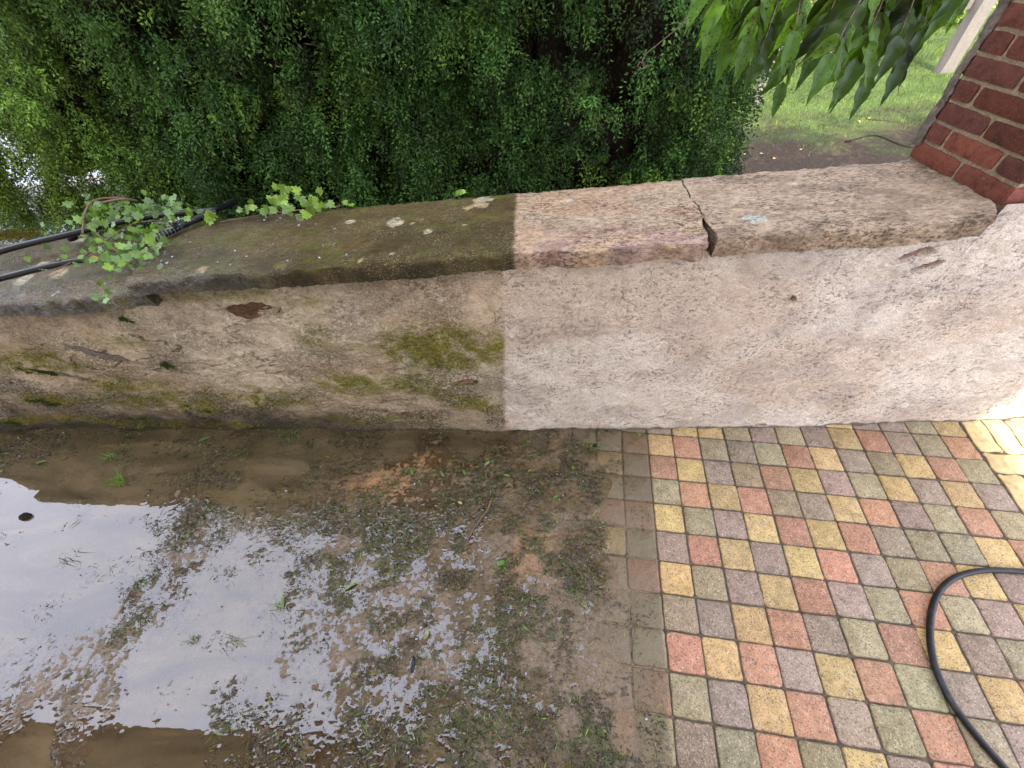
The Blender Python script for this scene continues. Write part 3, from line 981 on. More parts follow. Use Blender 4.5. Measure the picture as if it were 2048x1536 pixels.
def stone_colour(x, y, z):
    olive = np.array([0.058, 0.044, 0.011]); olive2 = np.array([0.098, 0.070, 0.022]); grn = np.array([0.085, 0.088, 0.014])
    y1 = np.array([0.43, 0.300, 0.185]); p1 = np.array([0.36, 0.255, 0.200]); y2 = np.array([0.40, 0.305, 0.195]); r1 = np.array([0.30, 0.185, 0.115])
    a = fbm(x * 3, y * 7, 201)[:, None]; b = fbm(x * 8, y * 16, 205)[:, None]; c = fbm(x * 20, y * 30, 209)[:, None]
    dirty = olive * (1 - sstep(.4, .62, a)) + olive2 * sstep(.4, .62, a)
    dirty = dirty * (1 - .6 * sstep(.52, .64, b)) + grn * .6 * sstep(.52, .64, b)
    clean = y1 * (1 - sstep(.42, .58, a)) + y2 * sstep(.42, .58, a)
    pinkf = sstep(0.14, -0.02, y + (c[:, 0] - .5) * 0.35)[:, None] * sstep(.35, .60, b) * sstep(0.62, 0.40, x)[:, None]
    clean = clean * (1 - pinkf) + p1 * pinkf
    redf = sstep(.58, .70, b) * 0.5
    clean = clean * (1 - redf) + r1 * redf
    rightslab = sstep(0.41, 0.45, x)[:, None]
    clean = clean * (1 - rightslab) + (np.array([0.37, 0.275, 0.18]) * (1 - .55 * sstep(.48, .64, b)) + np.array([0.19, 0.135, 0.09]) * .55 * sstep(.48, .64, b)) * rightslab
    d = sstep(0.010, -0.010, x + 0.270 + (c[:, 0] - .5) * 0.02)
    out = clean * (1 - d[:, None]) + dirty * d[:, None]
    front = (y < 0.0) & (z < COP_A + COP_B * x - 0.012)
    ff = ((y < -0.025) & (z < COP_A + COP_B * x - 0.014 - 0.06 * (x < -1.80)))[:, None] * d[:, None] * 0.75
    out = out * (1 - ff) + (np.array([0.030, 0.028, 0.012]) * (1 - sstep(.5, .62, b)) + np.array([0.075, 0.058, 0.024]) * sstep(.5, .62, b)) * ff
    gr = d * 1.0
    wet = d * sstep(-0.9, -1.7, x) * (0.40 + 0.60 * sstep(0.25, -0.02, y))
    wet = np.maximum(wet, d * 0.10)
    top = z > COP_A + COP_B * x - 0.10 * sstep(-1.9, -2.0, x) - 0.016
    for (lx, ly, r, k) in lich:
        q = np.hypot((x - lx), (y - ly) * 1.1) / r + (fbm(x * 45, y * 45, 221) - .5) * 1.0
        m = sstep(1.05, 0.8, q)[:, None] * (top & (y > -0.03))[:, None]
        lc = [np.array([0.46, 0.40, 0.25]), np.array([0.40, 0.30, 0.16]), np.array([0.46, 0.47, 0.38]), np.array([0.50, 0.50, 0.50])][k]
        out = out * (1 - m * .9) + lc * m * .9
        gr = gr * (1 - m[:, 0])
    mossb = np.array([0.115, 0.105, 0.015])
    for (u, v, r) in ((200, 560, .09), (240, 575, .05), (450, 555, .03), (1000, 392, .05), (60, 470, .14), (340, 540, .03), (560, 530, .04)):
        c0 = at_coping(u, v)
        q = np.hypot(x - c0[0], (y - c0[1]) * 1.6) / r + (fbm(x * 30, y * 30, 231) - .5) * 1.2
        m = (sstep(1.0, 0.6, q) * 0.85)[:, None]
        out = out * (1 - m) + mossb * m
    return out, np.clip(wet, 0, 1), gr


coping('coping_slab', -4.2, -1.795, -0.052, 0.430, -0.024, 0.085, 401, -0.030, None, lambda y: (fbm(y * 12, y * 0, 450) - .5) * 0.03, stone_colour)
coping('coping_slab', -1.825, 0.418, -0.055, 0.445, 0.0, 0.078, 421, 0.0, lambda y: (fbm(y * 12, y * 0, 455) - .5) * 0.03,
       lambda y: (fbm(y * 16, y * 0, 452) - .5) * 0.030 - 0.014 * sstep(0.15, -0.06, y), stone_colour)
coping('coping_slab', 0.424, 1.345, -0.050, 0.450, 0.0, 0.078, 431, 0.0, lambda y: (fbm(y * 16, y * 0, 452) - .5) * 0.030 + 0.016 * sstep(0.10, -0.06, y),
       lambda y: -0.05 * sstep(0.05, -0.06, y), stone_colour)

# ------------------------------------------------------------------ brick pillar
pil = empty('brick_pillar', (1.5556, 0.2664, 1.236))
tag(pil, 'square red brick pillar standing on the end of the coping', 'pillar')
pil.rotation_euler = (0, 0, math.radians(5.45))
BL, BH, JW = 0.2170, 0.0590, 0.0082
COURSE = BH + JW
W2 = 0.2205
brick_cache = {}


def brick_mesh(lx, ly, k):
    key = (round(lx, 3), round(ly, 3), k)
    if key in brick_cache:
        return brick_cache[key]
    r = random.Random(hash(key) & 0xffff)
    nx, ny, nz = max(2, int(lx / .03)), max(2, int(ly / .03)), 3
    import itertools
    V, F, idx = [], [], {}
    def vert(i, j, l):
        kk = (i, j, l)
        if kk not in idx:
            x = (i / nx - .5) * lx; y = (j / ny - .5) * ly; z = (l / nz - .5) * BH
            ex = (i in (0, nx)) + (j in (0, ny)) + (l in (0, nz))
            s = 0.0 if ex < 2 else (0.0013 if ex == 2 else 0.003)
            s += r.uniform(0, 0.0016)
            x -= math.copysign(s, x) if i in (0, nx) else 0
            y -= math.copysign(s, y) if j in (0, ny) else 0
            z -= math.copysign(s, z) if l in (0, nz) else 0
            idx[kk] = len(V); V.append((x, y, z))
        return idx[kk]
    for i in range(nx):
        for j in range(ny):
            F.append((vert(i, j, 0), vert(i, j + 1, 0), vert(i + 1, j + 1, 0), vert(i + 1, j, 0)))
            F.append((vert(i, j, nz), vert(i + 1, j, nz), vert(i + 1, j + 1, nz), vert(i, j + 1, nz)))
    for i in range(nx):
        for l in range(nz):
            F.append((vert(i, 0, l), vert(i + 1, 0, l), vert(i + 1, 0, l + 1), vert(i, 0, l + 1)))
            F.append((vert(i, ny, l), vert(i, ny, l + 1), vert(i + 1, ny, l + 1), vert(i + 1, ny, l)))
    for j in range(ny):
        for l in range(nz):
            F.append((vert(0, j, l), vert(0, j, l + 1), vert(0, j + 1, l + 1), vert(0, j + 1, l)))
            F.append((vert(nx, j, l), vert(nx, j + 1, l), vert(nx, j + 1, l + 1), vert(nx, j, l + 1)))
    me = poly_mesh('brick', V, F, MAT['brick'], False)
    brick_cache[key] = me
    return me


def lay(cx, cy, cz, lx, ly):
    o = bpy.data.objects.new('brick', brick_mesh(lx, ly, random.randrange(3)))
    col.objects.link(o); o.parent = pil
    o.location = (cx + random.uniform(-.0015, .0015), cy + random.uniform(-.0015, .0015), cz)
    o.rotation_euler = (0, random.uniform(-.006, .006), random.uniform(-.008, .008))
    t = random.random()
    b = np.array([0.165, 0.052, 0.030]) * (1 - t) + np.array([0.090, 0.036, 0.027]) * t
    b = b * random.uniform(0.7, 1.3)
    o.color = (*b, 1)


HB = (BL - JW) / 2
for c in range(26):
    z = 0.004 + COURSE * c + BH / 2
    odd = c % 2 == 0
    for s in (-1, 1):
        for t in (-1, 1):
            e = t * (BL / 2 + JW / 2)
            w = s * (W2 - HB / 2)
            if odd:
                lay(w, e, z, HB, BL)            # two stretchers on the left and right faces
            else:
                lay(e, w, z, BL, HB)            # two stretchers on the front and back faces
        if odd:
            lay(0, s * (W2 - HB / 2), z, BL, HB)
        else:
            lay(s * (W2 - HB / 2), 0, z, HB, BL)
# mortar core, rough faced
gz = np.linspace(-0.03, COURSE * 26, 260); ga = np.linspace(0, 4, 160)
GA, GZ = np.meshgrid(ga, gz)
s = W2 - 0.0065
A = GA.ravel(); Zm = GZ.ravel()
k = np.floor(A).clip(0, 3); t = (A - k) * 2 - 1
px = np.choose(k.astype(int), [t, np.ones_like(t), -t, -np.ones_like(t)]) * s
py = np.choose(k.astype(int), [-np.ones_like(t), t, np.ones_like(t), -t]) * s
nn = (fbm(A * 30, Zm * 60, 501, 3) - .5) * 0.010
px = px * (1 + nn / s); py = py * (1 + nn / s)
mesh_np('mortar', np.c_[px, py, Zm], grid_faces(len(ga), len(gz)), MAT['mortar'], pil)
# grey mortar smeared down the rear corner
gz = np.linspace(0.05, COURSE * 26, 220); ga = np.linspace(0, 1, 14)
GA, GZ = np.meshgrid(ga, gz)
A = GA.ravel(); Zm = GZ.ravel()
wid = 0.013 + (fbm(Zm * 11, Zm * 0, 511) - .5) * 0.034
px = -W2 - 0.004 + np.sin(A * math.pi) * -0.010 + (fbm(Zm * 40, A * 8, 515) - .5) * 0.016
py = W2 - 0.022 * (0.5 + fbm(Zm * 14, Zm * 0, 517)) * (1 - A) + A * wid
mesh_np('mortar_smear', np.c_[px, py, Zm], grid_faces(len(ga), len(gz)), MAT['grey_mortar'], pil)


# ------------------------------------------------------------------ foliage builder
def leaf_cloud(P, D, L, Wd, colr, fold=0.25, seed=0):
    """many small folded leaves: P base points, D directions, L lengths, Wd widths"""
    r = np.random.default_rng(seed)
    n = len(P)
    D = D / (np.linalg.norm(D, axis=1)[:, None] + 1e-9)
    R = r.normal(size=(n, 3))
    S = np.cross(D, R); S /= np.linalg.norm(S, axis=1)[:, None] + 1e-9
    N = np.cross(S, D)
    a = P
    b = P + D * (L * .45)[:, None] + S * (Wd * .5)[:, None] + N * (Wd * fold)[:, None]
    c = P + D * L[:, None] - N * (L * 0.12)[:, None]
    d = P + D * (L * .45)[:, None] - S * (Wd * .5)[:, None] + N * (Wd * fold)[:, None]
    V = np.stack([a, b, c, d], 1).reshape(-1, 3)
    i = np.arange(n) * 4
    F = np.concatenate([np.c_[i, i + 1, i + 2], np.c_[i, i + 2, i + 3]])
    return V, F, np.repeat(colr, 4, axis=0)


# ------------------------------------------------------------------ hedge
hedge = empty('box_hedge', (-1.5, 1.45, LZ))
tag(hedge, 'tall dark green small leaved hedge with drooping sprays behind the garden wall', 'hedge')
HO = np.array([-1.5, 1.45, LZ])


def hedge_face(x, z):
    clump = fbm(x * 2.1, z * 1.7, 601, 3) - .5
    c2 = fbm(x * 6.0, z * 4.0, 605, 3) - .5
    y = 0.98 - clump * 0.46 - c2 * 0.42
    y = y + 0.55 * sstep(0.55, 1.15, x) ** 2 + 0.45 * sstep(-2.7, -4.3, x) * sstep(3.0, 2.2, z) + 0.55 * sstep(1.5, 4.2, z)
    return y


def hedge_inside(x, z):
    ok = (x < 1.08 + (fbm(z * 3, z * 0, 611) - .5) * 0.35)
    lo = np.interp(x, [-4.6, -4.0, -3.4, -3.0, -2.4, -0.3, 0.2, 1.1], [1.45, 1.20, 0.86, 0.58, 0.38, 0.62, 0.92, 0.70])
    return ok & (z > lo + (fbm(x * 6, x * 0, 615) - .5) * 0.3)


NB = 5200
bx = rng.uniform(-4.75, 1.1, NB); bz = rng.uniform(0.3, 2.3, NB)
acc = hedge_inside(bx, bz) & ((fbm(bx * 4.5, bz * 3.2, 621, 3) > rng.uniform(0.33, 0.58, NB)) | (rng.uniform(size=NB) < .12))
bx, bz = bx[acc], bz[acc]
NB = len(bx)
by = hedge_face(bx, bz) + np.abs(rng.normal(0, 0.09, NB)) - 0.04
b_out = np.c_[rng.normal(0, .35, NB), -np.abs(rng.normal(.6, .25, NB)), rng.normal(-.05, .35, NB)]
b_shade = rng.uniform(.40, 1.55, NB) ** 1.2
PER = 6
rep6 = lambda a: np.repeat(a, PER, axis=0)
ns = NB * PER
off = rng.normal(0, 1, (ns, 3)) * np.array([.040, .022, .030])
sx, sy, sz = rep6(bx) + off[:, 0], rep6(by) + off[:, 1], rep6(bz) + off[:, 2]
LP, LD, LL, LW, LC = [], [], [], [], []
nl = 24
out = rep6(b_out) + rng.normal(0, .30, (ns, 3))
out /= np.linalg.norm(out, axis=1)[:, None]
slen = rep6(rng.uniform(0.07, 0.17, NB)) * rng.uniform(.6, 1.2, ns)
shade = rep6(b_shade) * rng.uniform(0.75, 1.25, ns)
young = np.clip(sstep(-1.7, -3.6, sx) * 0.85 + rep6((rng.uniform(size=NB) > 0.90) * 0.4) + rng.uniform(-.15, .15, ns), 0, 1)  # sprays turn lighter and yellower towards the left end
deep = np.array([0.036, 0.090, 0.019]); fresh = np.array([0.170, 0.260, 0.030])
for k in range(nl):
    t = (k // 2 + 0.6) / (nl // 2)
    base = np.c_[sx, sy, sz] + out * (slen * t)[:, None] + np.array([0, 0, -1.0]) * (slen * 0.72 * t * t)[:, None]
    tang = out + np.array([0, 0, -1.5]) * t
    tang /= np.linalg.norm(tang, axis=1)[:, None]
    side = np.cross(tang, np.array([0, 1.0, 0.2])); side /= np.linalg.norm(side, axis=1)[:, None] + 1e-9
    sg = 1 if k % 2 else -1
    d = tang * 0.75 + side * sg * 0.75 + rng.normal(0, .28, (ns, 3))
    fan = np.abs(rng.normal(0, .016, ns)) * (1.2 - t)
    LP.append(base + side * (sg * fan)[:, None] + np.c_[np.zeros(ns), rng.normal(0, .006, ns), rng.normal(0, .006, ns)]); LD.append(d)
    LL.append(rng.uniform(.014, .023, ns)); LW.append(rng.uniform(.0065, .0105, ns))
    y = np.clip(young + 0.14 * t - .05, 0, 1)[:, None]
    LC.append((deep * (1 - y) + fresh * y) * (shade * rng.uniform(.92, 1.08, ns))[:, None])
# inner leaves, coloured darker for the shade inside the hedge
ni = 26000
ix = rng.uniform(-4.3, 1.05, ni); iz = rng.uniform(0.3, 2.3, ni)
a = hedge_inside(ix, iz)
ix, iz = ix[a], iz[a]; ni = len(ix)
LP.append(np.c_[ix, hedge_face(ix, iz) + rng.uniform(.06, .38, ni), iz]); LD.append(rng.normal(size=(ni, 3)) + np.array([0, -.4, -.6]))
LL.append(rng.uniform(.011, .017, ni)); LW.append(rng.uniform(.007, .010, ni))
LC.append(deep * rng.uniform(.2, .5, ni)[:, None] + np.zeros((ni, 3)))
# upper storey of the hedge, above the frame
ni = 90000
ix = rng.uniform(-6.7, 1.0, ni); iz = rng.uniform(2.1, 5.7, ni)
a = ix > -4.65 - (iz - 2.3) * .55 + (fbm(iz * 3, ix * 3, 640) - .5) * .8
ix, iz = ix[a], iz[a]; ni = len(ix)
LP.append(np.c_[ix, hedge_face(ix, iz) + rng.uniform(-.05, .55, ni), iz]); LD.append(rng.normal(size=(ni, 3)) + np.array([0, -.4, -.9]))
LL.append(rng.uniform(.03, .06, ni)); LW.append(rng.uniform(.02, .03, ni))
LC.append(deep * rng.uniform(.6, 1.2, ni)[:, None] + np.zeros((ni, 3)))
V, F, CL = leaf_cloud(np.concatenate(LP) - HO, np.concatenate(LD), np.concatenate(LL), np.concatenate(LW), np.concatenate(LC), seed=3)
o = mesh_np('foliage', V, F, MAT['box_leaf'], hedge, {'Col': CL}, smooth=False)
o['kind'] = 'stuff'
# twigs of the sprays
ts = np.linspace(0, 1, 4)
VV, FF = [], []
sel = rng.permutation(ns)[:2600]
for q, i in enumerate(sel):
    p = np.array([sx[i], sy[i], sz[i]])
    L = slen[i] * 1.3
    pts = np.array([p - out[i] * 0.10 + (out[i] * (L * 1.4 * t) + np.array([0, 0, -1.0]) * L * .75 * t * t) for t in ts]) - HO
    w = np.array([0.0011, 0, 0.0])
    b = len(VV)
    for pp in pts:
        VV.append(pp - w); VV.append(pp + w)
    for j in range(3):
        FF.append((b + 2 * j, b + 2 * j + 1, b + 2 * j + 3, b + 2 * j + 2))
o = mesh_np('twigs', np.array(VV), np.array(FF), MAT['dark_twig'], hedge, smooth=False)
o['kind'] = 'stuff'
# dark sheet behind the leaves, standing in for the shaded hedge interior
cx = np.arange(-6.3, 0.98, 0.04); cz = np.arange(-0.40, 5.6, 0.04)
GX, GZ = np.meshgrid(cx, cz)
Xc, Zc = GX.ravel(), GZ.ravel()
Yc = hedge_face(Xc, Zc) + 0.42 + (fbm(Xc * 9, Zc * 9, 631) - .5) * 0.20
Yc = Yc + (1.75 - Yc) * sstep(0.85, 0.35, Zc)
fc = grid_faces(len(cx), len(cz))
gap = np.exp(-((Xc - 0.36) / 0.20) ** 2 - ((Zc - 0.62) / 0.16) ** 2) + np.exp(-((Xc + 2.95) / 0.5) ** 2 - ((Zc - 1.35) / 0.30) ** 2) * 0.45
okv = (Xc > np.interp(Zc, [-.4, .5, 1.0, 1.6, 2.6, 5.6], [-2.3, -2.7, -3.4, -3.9, -4.4, -6.0]) + (fbm(Zc * 6, Xc * 6, 633) - .5) * .6) \
    & (gap < 0.35 + 0.5 * fbm(Xc * 8, Zc * 8, 635))
o = mesh_np('shade_core', np.c_[Xc, Yc, Zc] - HO, fc[okv[fc].all(1)], MAT['dark_twig'], hedge)
for k, (tx, ty) in enumerate(((-2.9, 1.55), (-1.9, 1.45), (-1.0, 1.5), (-0.2, 1.42), (0.30, 1.45), (0.75, 1.55))):
    pts = spline([(tx, ty, LZ - .02), (tx + random.uniform(-.06, .06), ty + random.uniform(-.05, .05), 0.4), (tx + random.uniform(-.12, .12), ty, 1.2), (tx + random.uniform(-.2, .2), ty, 2.4)], 10)
    tube('trunk', pts - HO, np.linspace(0.045, 0.012, 10), MAT['dark_twig'], hedge, 8)
for k in range(46):
    x, z = random.uniform(-3.2, 0.9), random.uniform(0.45, 2.3)
    y = float(hedge_face(np.array(x), np.array(z)))
    a = random.uniform(-.5, .5)
    pts = spline([(x, y + .35, z - .1), (x + a * .4, y + .16, z + .02), (x + a * .8 + random.uniform(-.1, .1), y - .02, z + random.uniform(-.25, .1))], 8)
    tube('branch', pts - HO, np.linspace(.006, .0018, 8), MAT['twig'] if k % 4 == 0 else MAT['dark_twig'], hedge, 5)

# ------------------------------------------------------------------ conifer at the far left
cpos = np.array([-6.45, 1.75, LZ])
con = empty('conifer', cpos)
tag(con, 'dense dark green conifer beside the pale path, at the far left beyond the coping', 'conifer')
nc = 60000
hz = rng.uniform(0.0, 1, nc)
ang = rng.uniform(0, 2 * math.pi, nc)
rad = (1.55 * (1 - hz) ** 0.75 + 0.05) * (0.80 + 0.30 * fbm(ang * 3, hz * 9, 701)) * (1 - 0.22 * rng.uniform(size=nc) ** 2)
zz = 0.1 + hz * 3.3
P = np.c_[np.cos(ang) * rad, np.sin(ang) * rad, zz]
D = np.c_[np.cos(ang), np.sin(ang), np.full(nc, .35)] + rng.normal(0, .45, (nc, 3))
cc = np.array([0.030, 0.055, 0.024]) * rng.uniform(.6, 1.5, nc)[:, None]
V, F, CL = leaf_cloud(P, D, rng.uniform(.035, .07, nc), rng.uniform(.008, .014, nc), cc, seed=9)
o = mesh_np('crown', V, F, MAT['conifer'], con, {'Col': CL}, smooth=False)
tube('trunk', [(0, 0, -.05), (0.02, 0, 1.2), (0, 0.02, 3.2)], np.array([.09, .06, .02]), MAT['dark_twig'], con, 8)

# ------------------------------------------------------------------ path and boards at the far left
pm = []
pa, pb = at_z(0, 372, LZ + .02), at_z(180, 470, LZ + .02)


def slab_poly(name, pts, z0, z1, mat, parent=None):
    n = len(pts)
    V = [(x, y, z0) for x, y in pts] + [(x, y, z1) for x, y in pts]
    F = [tuple(range(n, 2 * n))] + [(j, (j + 1) % n, n + (j + 1) % n, n + j) for j in range(n)]
    return link(name, poly_mesh(name, V, F, mat), parent)


path = slab_poly('garden_path', [(-14.0, 2.0), (-3.5, 2.0), (-3.5, 9.0), (-14.0, 9.0)], LZ - .05, LZ + .055, MAT['path'])
tag(path, kind='structure')
a, b = at_z(50, 455, LZ + .10), at_z(120, 440, LZ + .10)
dv = (b - a)[:2] / np.linalg.norm((b - a)[:2]); nv = np.array([-dv[1], dv[0]])
q0 = a[:2] - dv * 2.5; q1 = a[:2] + dv * 3.0
kerb = slab_poly('kerb', [tuple(q0), tuple(q1), tuple(q1 + nv * .10), tuple(q0 + nv * .10)], LZ, LZ + .12, MAT['grey_mortar'])
tag(kerb, kind='structure')
fence = empty('board_fence', at_z(30, 372, LZ + .05))
tag(fence, 'blue grey boarded fence seen past the edge of the hedge beside the path', 'fence')
fo = np.array(fence.location)
for k in range(26):
    bx = -2.6 + k * 0.205
    box_mesh('board', bx, bx + 0.196, -0.012 + 0.006 * (k % 2), 0.012 + 0.006 * (k % 2), 0.0, 1.9 + 0.01 * (k % 3), MAT['blue_board'], fence)
for zz in (0.35, 1.5):
    box_mesh('rail', -2.6, 2.7, 0.022, 0.062, zz, zz + 0.09, MAT['wood'], fence)
fence.rotation_euler = (0, 0, math.radians(14))

# ------------------------------------------------------------------ lawn grass, fallen leaves, fence, shrubs beyond
def grass_blades(name, P, h, w, colr, lean=0.45, seed=1, parent=None, mat='grass'):
    r = np.random.default_rng(seed)
    n = len(P)
    a = r.uniform(0, 2 * math.pi, n)
    S = np.c_[np.cos(a), np.sin(a), np.zeros(n)]
    b = r.uniform(0, 2 * math.pi, n)
    Ln = np.c_[np.cos(b), np.sin(b), np.zeros(n)] * (h * r.uniform(0, lean, n))[:, None]
    up = np.c_[np.zeros((n, 2)), h]
    v0 = P - S * (w * .5)[:, None]; v1 = P + S * (w * .5)[:, None]
    v2 = P + up * .6 + Ln * .45 + S * (w * .4)[:, None]; v3 = P + up * .6 + Ln * .45 - S * (w * .4)[:, None]
    v4 = P + up * .95 + Ln * 1.5
    V = np.stack([v0, v1, v2, v3, v4], 1).reshape(-1, 3)
    i = np.arange(n) * 5
    F = np.concatenate([np.c_[i, i + 1, i + 2], np.c_[i, i + 2, i + 3], np.c_[i + 3, i + 2, i + 4]])
    return mesh_np(name, V, F, MAT[mat], parent, {'Col': np.repeat(colr, 5, axis=0)}, smooth=False)


ng = 90000
gxp = rng.uniform(1.0, 10.5, ng); gyp = 3.2 + rng.uniform(0, 1, ng) ** 1.4 * 10.5
dens = sstep(4.7, 6.6, gyp + (fbm(gxp * 1.6, gyp * 1.6, 801) - .5) * 3.0)
a = rng.uniform(size=ng) < (0.04 + 0.96 * dens)
gxp, gyp = gxp[a], gyp[a]; ng = len(gxp)
P = np.c_[gxp, gyp, lawn_z(gxp, gyp) - 0.004]
t = rng.uniform(size=ng)[:, None]
cg = (np.array([0.026, 0.052, 0.009]) * (1 - t) + np.array([0.130, 0.165, 0.036]) * t) * rng.uniform(.8, 1.2, ng)[:, None]
patch = sstep(.40, .62, fbm(gxp * 2.2, gyp * 2.2, 811))[:, None]
cg = cg * (0.55 + 0.75 * patch) * np.where(rng.uniform(size=(ng, 1)) < .12, np.array([[1.5, 1.1, 1.0]]), 1.0)
hh = rng.uniform(.025, .07, ng) * (1 + 1.5 * sstep(8.2, 10, gyp) * sstep(.45, .6, fbm(gxp * 1.1, gyp * 1.1, 805)))
g = grass_blades('grass', P, hh, rng.uniform(.004, .008, ng), cg, 0.9, 4)
tag(g, 'short sunlit lawn grass behind the brick pillar', 'grass', kind='stuff')


def small_leaf_mesh(name, L, W, mat, curl=0.15, seed=0):
    r = random.Random(seed)
    V, F = [], []
    n = 7
    for k in range(n):
        t = k / (n - 1)
        w = W * 0.5 * (math.sin(math.pi * min(1, t * .92 + .06)) ** 0.8)
        z = curl * L * math.sin(t * math.pi) * 0.5
        V += [(-w, t * L, z + curl * w), (0, t * L, z), (w, t * L, z + curl * w)]
    for k in range(n - 1):
        for j in range(2):
            F.append((k * 3 + j, k * 3 + j + 1, k * 3 + 3 + j + 1, k * 3 + 3 + j))
    return poly_mesh(name, V, F, mat, True)


fl_mesh = small_leaf_mesh('fallen_leaf', 0.055, 0.034, MAT['ivy_leaf'], 0.2)
for k, (u, v, txt) in enumerate([(1720, 245, 'on the lawn nearest the brick pillar'), (1738, 238, 'on the grass just behind its twin by the pillar'),
                                 (1488, 310, 'on bare soil at the hedge foot'), (1527, 308, 'on bare soil midway behind the coping'),
                                 (1546, 318, 'lowest on the bare soil close to the coping'), (1606, 298, 'on bare soil in the middle of the patch')]):
    p = at_z(u, v, LZ); p = at_z(u, v, float(lawn_z(np.array(p[0]), np.array(p[1]))) + 0.006)
    o = link('fallen_leaf', fl_mesh)
    o.location = p; o.rotation_euler = (random.uniform(-.2, .2), random.uniform(-.2, .2), random.uniform(0, 6.28)); s = 1.1
    o.scale = (s, s, s)
    o.color = (0.36, 0.24, 0.04, 1)
    tag(o, 'yellow fallen leaf ' + txt, 'leaf', 'yellow leaves on the ground beyond the wall')
for k, (ctrl, lab) in enumerate((
        ([(1690, 285), (1750, 272), (1800, 290), (1840, 300)], 'thick brown surface root creeping out of the lawn by the pillar'),
        ([(1735, 240), (1790, 245), (1815, 248)], 'short brown root in the grass behind the pillar'))):
    pts = []
    for u, v in ctrl:
        p = at_z(u, v, LZ); zz = float(lawn_z(np.array(p[0]), np.array(p[1])))
        pts.append(at_z(u, v, zz - 0.004))
    o = tube('tree_root', spline(pts, 14), np.linspace(.022, .010, 14), MAT['dark_twig'], None, 8)
    tag(o, lab, 'root')

# weathered fence behind the pillar
pf = at_z(1872, 143, LZ)
tf = empty('timber_fence', pf)
tag(tf, 'weathered grey timber post and rail fence at the back of the lawn', 'fence')


def beam(name, p0, p1, w, d, mat, parent, seed=0, origin=np.zeros(3)):
    p0, p1 = np.asarray(p0, float), np.asarray(p1, float)
    T = p1 - p0; L = np.linalg.norm(T); T /= L
    up = np.array([0, 0, 1.0]) if abs(T[2]) < .9 else np.array([0, 1.0, 0])
    A = np.cross(T, up); A /= np.linalg.norm(A); B = np.cross(A, T)
    r = random.Random(seed)
    V, F = [], []
    n = 9
    for k in range(n):
        t = k / (n - 1)
        for (a, b) in ((-1, -1), (-.3, -1.05), (1, -1), (1.04, .2), (1, 1), (.1, 1.04), (-1, 1), (-1.03, 0)):
            j = r.uniform(-.05, .05)
            V.append(p0 + T * L * t + A * w * .5 * (a + j) + B * d * .5 * (b + r.uniform(-.05, .05)) - origin)
    for k in range(n - 1):
        for j in range(8):
            F.append((k * 8 + j, k * 8 + (j + 1) % 8, k * 8 + 8 + (j + 1) % 8, k * 8 + 8 + j))
    F.append(tuple(range(8))[::-1]); F.append(tuple(range((n - 1) * 8, n * 8)))
    return link(name, poly_mesh(name, V, F, mat, False), parent)


dpt = RW[2] @ (pf - CAM)
pw = 25 * dpt / FPX
post0 = at_z(1886, 143, LZ)
beam('post', post0 + [0, 0, -.1], post0 + [0, 0, 2.2], pw * 0.95, pw * .9, MAT['wood'], tf, 1, pf)
for k, (u, v) in enumerate(((1640, 150), (1510, 205), (1590, 115))):
    q = at_z(u, v, LZ)
    beam('post', q + [0, 0, -.1], q + [0.05 * k, 0, 1.3], .11, .11, MAT['wood'], tf, 5 + k, pf)
qa, qb = at_z(1500, 180, LZ), at_z(1640, 150, LZ)
beam('rail', qa + [0, 0, .55], qb + [0, 0, .75], .05, .13, MAT['wood'], tf, 9, pf)
beam('rail', qb + [0, 0, .75], post0 + [0, .1, .95], .05, .14, MAT['wood'], tf, 10, pf)
beam('rail', qb + [0, -.1, .15], post0 + [-.3, .2, 1.55], .04, .11, MAT['wood'], tf, 11, pf)


def shrub(name, c, rx, ry, rz, nleaf, c1, c2, label, seed, leaf=(.05, .10)):
    r = np.random.default_rng(seed)
    s = empty(name, c)
    tag(s, label, 'shrub')
    u = r.normal(size=(nleaf, 3)); u /= np.linalg.norm(u, axis=1)[:, None]
    rr = r.uniform(.35, 1.0, nleaf) ** .5 * (0.65 + 0.7 * fbm(u[:, 0] * 4 + seed, u[:, 2] * 4 + u[:, 1] * 3, 900 + seed))
    P = u * rr[:, None] * np.array([rx, ry, rz]) + np.array([0, 0, rz * .95])
    t = r.uniform(size=nleaf)[:, None]
    cc = (np.array(c1) * (1 - t) + np.array(c2) * t)
    V, F, CL = leaf_cloud(P, u + r.normal(0, .6, (nleaf, 3)) + [0, 0, -.4], r.uniform(*leaf, nleaf), r.uniform(leaf[0] * .6, leaf[1] * .6, nleaf), cc, seed=seed)
    mesh_np('crown', V, F, MAT['shrub_leaf'], s, {'Col': CL}, smooth=False)
    for k in range(5):
        a = k * 1.26 + seed
        pts = spline([(0, 0, -.05), (math.cos(a) * rx * .25, math.sin(a) * ry * .25, rz * .6), (math.cos(a) * rx * .7, math.sin(a) * ry * .7, rz * 1.3)], 8)
        tube('stem', pts, np.linspace(.03, .008, 8), MAT['twig'], s, 6)
    return s


for k, (u, v, rx, rz, lab, c1, c2) in enumerate((
        (1560, 70, 1.5, .75, 'yellow green shrub beyond the lawn behind the hanging leaves', (.13, .17, .03), (.32, .36, .07)),
        (1700, 48, 1.6, .70, 'bright lime shrub with thin branches beyond the lawn', (.17, .20, .03), (.36, .36, .06)),
        (1830, 42, 1.4, .55, 'sunlit light green shrub behind the timber fence', (.12, .19, .03), (.28, .36, .07)),
        (1500, 140, .9, .45, 'small green shrub at the end of the hedge', (.08, .14, .025), (.2, .28, .05)))):
    c = at_z(u, v, LZ)
    shrub('shrub', c, rx, rx * .8, rz, 7000 if k < 3 else 4500, c1, c2, lab, 20 + k, (.06, .12) if k < 3 else (.03, .06))

